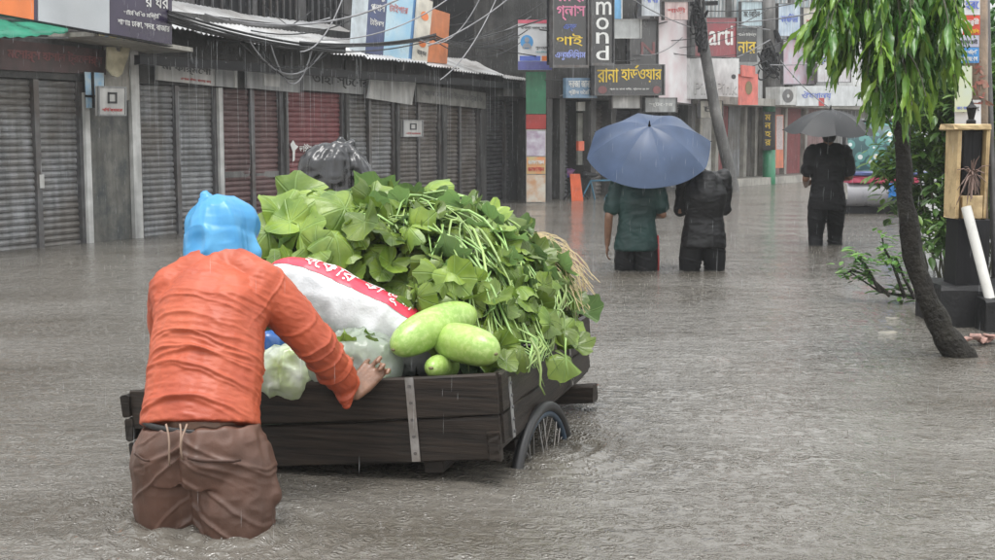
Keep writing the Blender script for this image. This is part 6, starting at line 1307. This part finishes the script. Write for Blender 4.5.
# ================================================================== WATER, CABLES, RAIN, HAZE
flood_water([(*at_z(172, 520)[:2], .12, .007), (*at_z(235, 531)[:2], .12, .008), (*Cp(.0, .62, 0)[:2], .26, .006), (*at_z(636, 271)[:2], .16, .005), (*at_z(703, 271)[:2], .18, .005), (*at_z(815, 245)[:2], .12, .003), (*at_z(838, 245)[:2], .12, .003), (*at_z(958, 357)[:2], .12, .002)])
M_cable = mat('black cable', (.012, .012, .013), .45, .2); M_cable_g = mat('grey cable', (.20, .20, .21), .4, .2)
def cable(a, b, sag, r, m, label, group, n=14):
    pts = [lerp(a, b, t) - ZV * sag * 4 * t * (1 - t) for t in np.linspace(0, 1, n)]; mb = MB(); mb.tube(pts, r, 5, cap=False); tag(obj('overhead_cable', mb, m, base=lerp(a, b, .5)), label, 'cable', group)
rs = random.Random(8)
for k in range(9):                                   # thick bundle in front of the roof edge
    o = .8 + rs.uniform(-.08, .1); cable(Lp(168, 16 + rs.uniform(-5, 6), o), Lp(345, 50 + rs.uniform(-4, 4), o), .04 + rs.random() * .08, rs.uniform(.008, .016), M_cable, 'black cable in the thick bundle along the roof edge', 'cables bundled along the roof edge')
for k in range(7):
    o = .8 + rs.uniform(-.08, .1); cable(Lp(300, 45 + rs.uniform(-4, 4), o), Lp(436, 36 + rs.uniform(-4, 4), o), .05 + rs.random() * .1, rs.uniform(.008, .014), M_cable, 'black cable sagging below the blue billboard', 'cables below the blue billboard')
for k in range(6):
    cable(Lp(434, 38 + rs.uniform(-3, 3), .85), at_y(520 + rs.uniform(-8, 8), 38 + rs.uniform(-8, 10), 22), .05 + rs.random() * .2, rs.uniform(.008, .014), M_cable, 'black cable running from the billboards to the round portrait poster', 'cables to the portrait poster')
for k in range(4):
    cable(Lp(240 + 10 * k, 42, .82), Lp(330 - 6 * k, 50, .82), .28 + .06 * k, .010, M_cable_g if k % 2 else M_cable, 'looped cable hanging in a slack bight under the eaves', 'slack cable loops under the eaves')
for (x0, y0, d0, x1, y1, d1) in ((420, 40, 18.5, 485, -12, 19), (428, 46, 18.5, 530, -20, 19), (440, 80, 18.5, 500, -10, 20), (470, 40, 20, 660, -30, 26), (470, 40, 20, 560, -8, 25), (300, 52, 16, 345, -8, 17), (322, 40, 16.2, 470, -18, 18), (230, 20, 15, 420, -12, 18), (205, 14, 15, 330, 18, 17), (500, 50, 21.5, 640, 60, 25), (545, 80, 22.5, 700, 38, 28), (600, 88, 25, 770, 40, 30.5), (655, 0, 26, 770, 30, 30.5), (540, 30, 22, 700, 10, 28), (560, 96, 23, 690, 20, 28), (690, 10, 28, 860, -20, 33), (705, 66, 28, 768, 60, 30.5), (770, 65, 30, 905, 30, 36), (700, 30, 28, 590, -30, 20), (780, 60, 30, 850, 118, 30), (690, 22, 27.8, 980, -40, 20), (650, 30, 26, 560, 4, 23), (640, 55, 25, 700, 15, 28)):
    cable(at_y(x0, y0, d0), at_y(x1, y1, d1), rs.uniform(.05, .35), rs.uniform(.008, .014), rs.choice((M_cable, M_cable_g, M_cable_g)), 'thin overhead cable strung across the street between poles and signs', 'cables across the street')
for k in range(14):
    x0 = rs.uniform(180, 700); cable(at_y(x0, rs.uniform(-15, 60), 15 + (x0 - 180) / 40), at_y(x0 + rs.uniform(60, 190), rs.uniform(-20, 55), 19 + (x0 - 180) / 45), rs.uniform(.1, .5), rs.uniform(.005, .010), M_cable, 'fine black wire drooping in front of the roofs and signs', 'fine wires in front of the roofs')
# ---- water threads dripping off the eaves, rain drops in the air, splashes on the water
M_drop = mat('clear rain water', (.80, .82, .84), .08, .05, 3, trans=.5, alpha=.3)
# drops in the air over the street
g = np.random.default_rng(3); N_ = 11000; mb = MB(); V, F = [], []
for k in range(N_):
    y = g.uniform(2.8, 25); x = g.uniform(-7, 9); z = g.uniform(.05, 3.4); L = g.uniform(.025, .07); r = g.uniform(.00025, .0005) * (.6 + y * .06); q = len(V); a = np.array([x, y, z]); d = np.array([-.02, 0, -1]) * L
    for p, s in ((a, .2), (a + d * .6, 1), (a + d, .25)):
        for j in range(3): th = 2.1 * j; V.append(tuple(p + np.array([math.cos(th), math.sin(th), 0]) * r * s))
    for i in (0, 3):
        for j in range(3): F.append((q + i + j, q + i + (j + 1) % 3, q + i + 3 + (j + 1) % 3, q + i + 3 + j))
mb.v, mb.f, mb.mi = V, F, [0] * len(F); tag(obj('rain', mb, M_drop), kind='stuff')
V, F = [], []
for k in range(80):                                 # threads off the roof edge
    t = g.random(); s = sa + (sb - sa) * t; z0 = zf0 + (zf1 - zf0) * t - .02; z1 = max(z0 - g.uniform(.15, 1.6), .02); o = .63 + g.uniform(-.06, .06); r = g.uniform(.0012, .0024); q = len(V); zz0 = z0 - g.uniform(0, .5) * (z0 - z1)
    for zz_, sc in ((zz0, .7), ((zz0 + z1) / 2, 1), (z1, .5)):
        for j in range(3): th = 2.1 * j; V.append(tuple(Lw(s, o, zz_) + np.array([math.cos(th), math.sin(th), 0]) * r * sc))
    for i in (0, 3):
        for j in range(3): F.append((q + i + j, q + i + (j + 1) % 3, q + i + 3 + (j + 1) % 3, q + i + 3 + j))
mb = MB(); mb.v, mb.f, mb.mi = V, F, [0] * len(F); tag(obj('roof_drips', mb, M_drop), kind='stuff')
V, F = [], []
M_foam = mat('splash water', (.22, .21, .19), .1, .1, 3, trans=.1)
for k in range(3200):                                # small splash beads standing on the surface
    y = g.uniform(2.6, 16); x = g.uniform(-6, 6.5); h = g.uniform(.003, .012); r = g.uniform(.001, .0022) * (1 + .08 * y); q = len(V)
    for zz_, sc in ((.0, 1.3), (h * .5, .6), (h, .9), (h + r * 1.5, .2)):
        for j in range(4): th = 1.571 * j; V.append((x + math.cos(th) * r * sc, y + math.sin(th) * r * sc, zz_))
    for i in (0, 4, 8):
        for j in range(4): F.append((q + i + j, q + i + (j + 1) % 4, q + i + 4 + (j + 1) % 4, q + i + 4 + j))
mb = MB(); mb.v, mb.f, mb.mi = V, F, [0] * len(F); tag(obj('splashes', mb, M_foam), kind='stuff')
# ---- rain haze
mb = MB(); mb.box((-66, -26, -1.7), (132, 0, 0), (0, 102, 0), (0, 0, 15.5)); hz_o = obj('haze', mb, M_drop); tag(hz_o, kind='stuff'); hz_o.data.materials.clear()
m = bpy.data.materials.new('rain haze'); m.use_nodes = True; N, L = m.node_tree.nodes, m.node_tree.links; N.remove(N['Principled BSDF']); v = N.new('ShaderNodeVolumePrincipled'); v.inputs['Color'].default_value = (.86, .88, .90, 1); v.inputs['Density'].default_value = .0015; v.inputs['Anisotropy'].default_value = .2; L.new(v.outputs[0], N['Material Output'].inputs['Volume']); hz_o.data.materials.append(m)
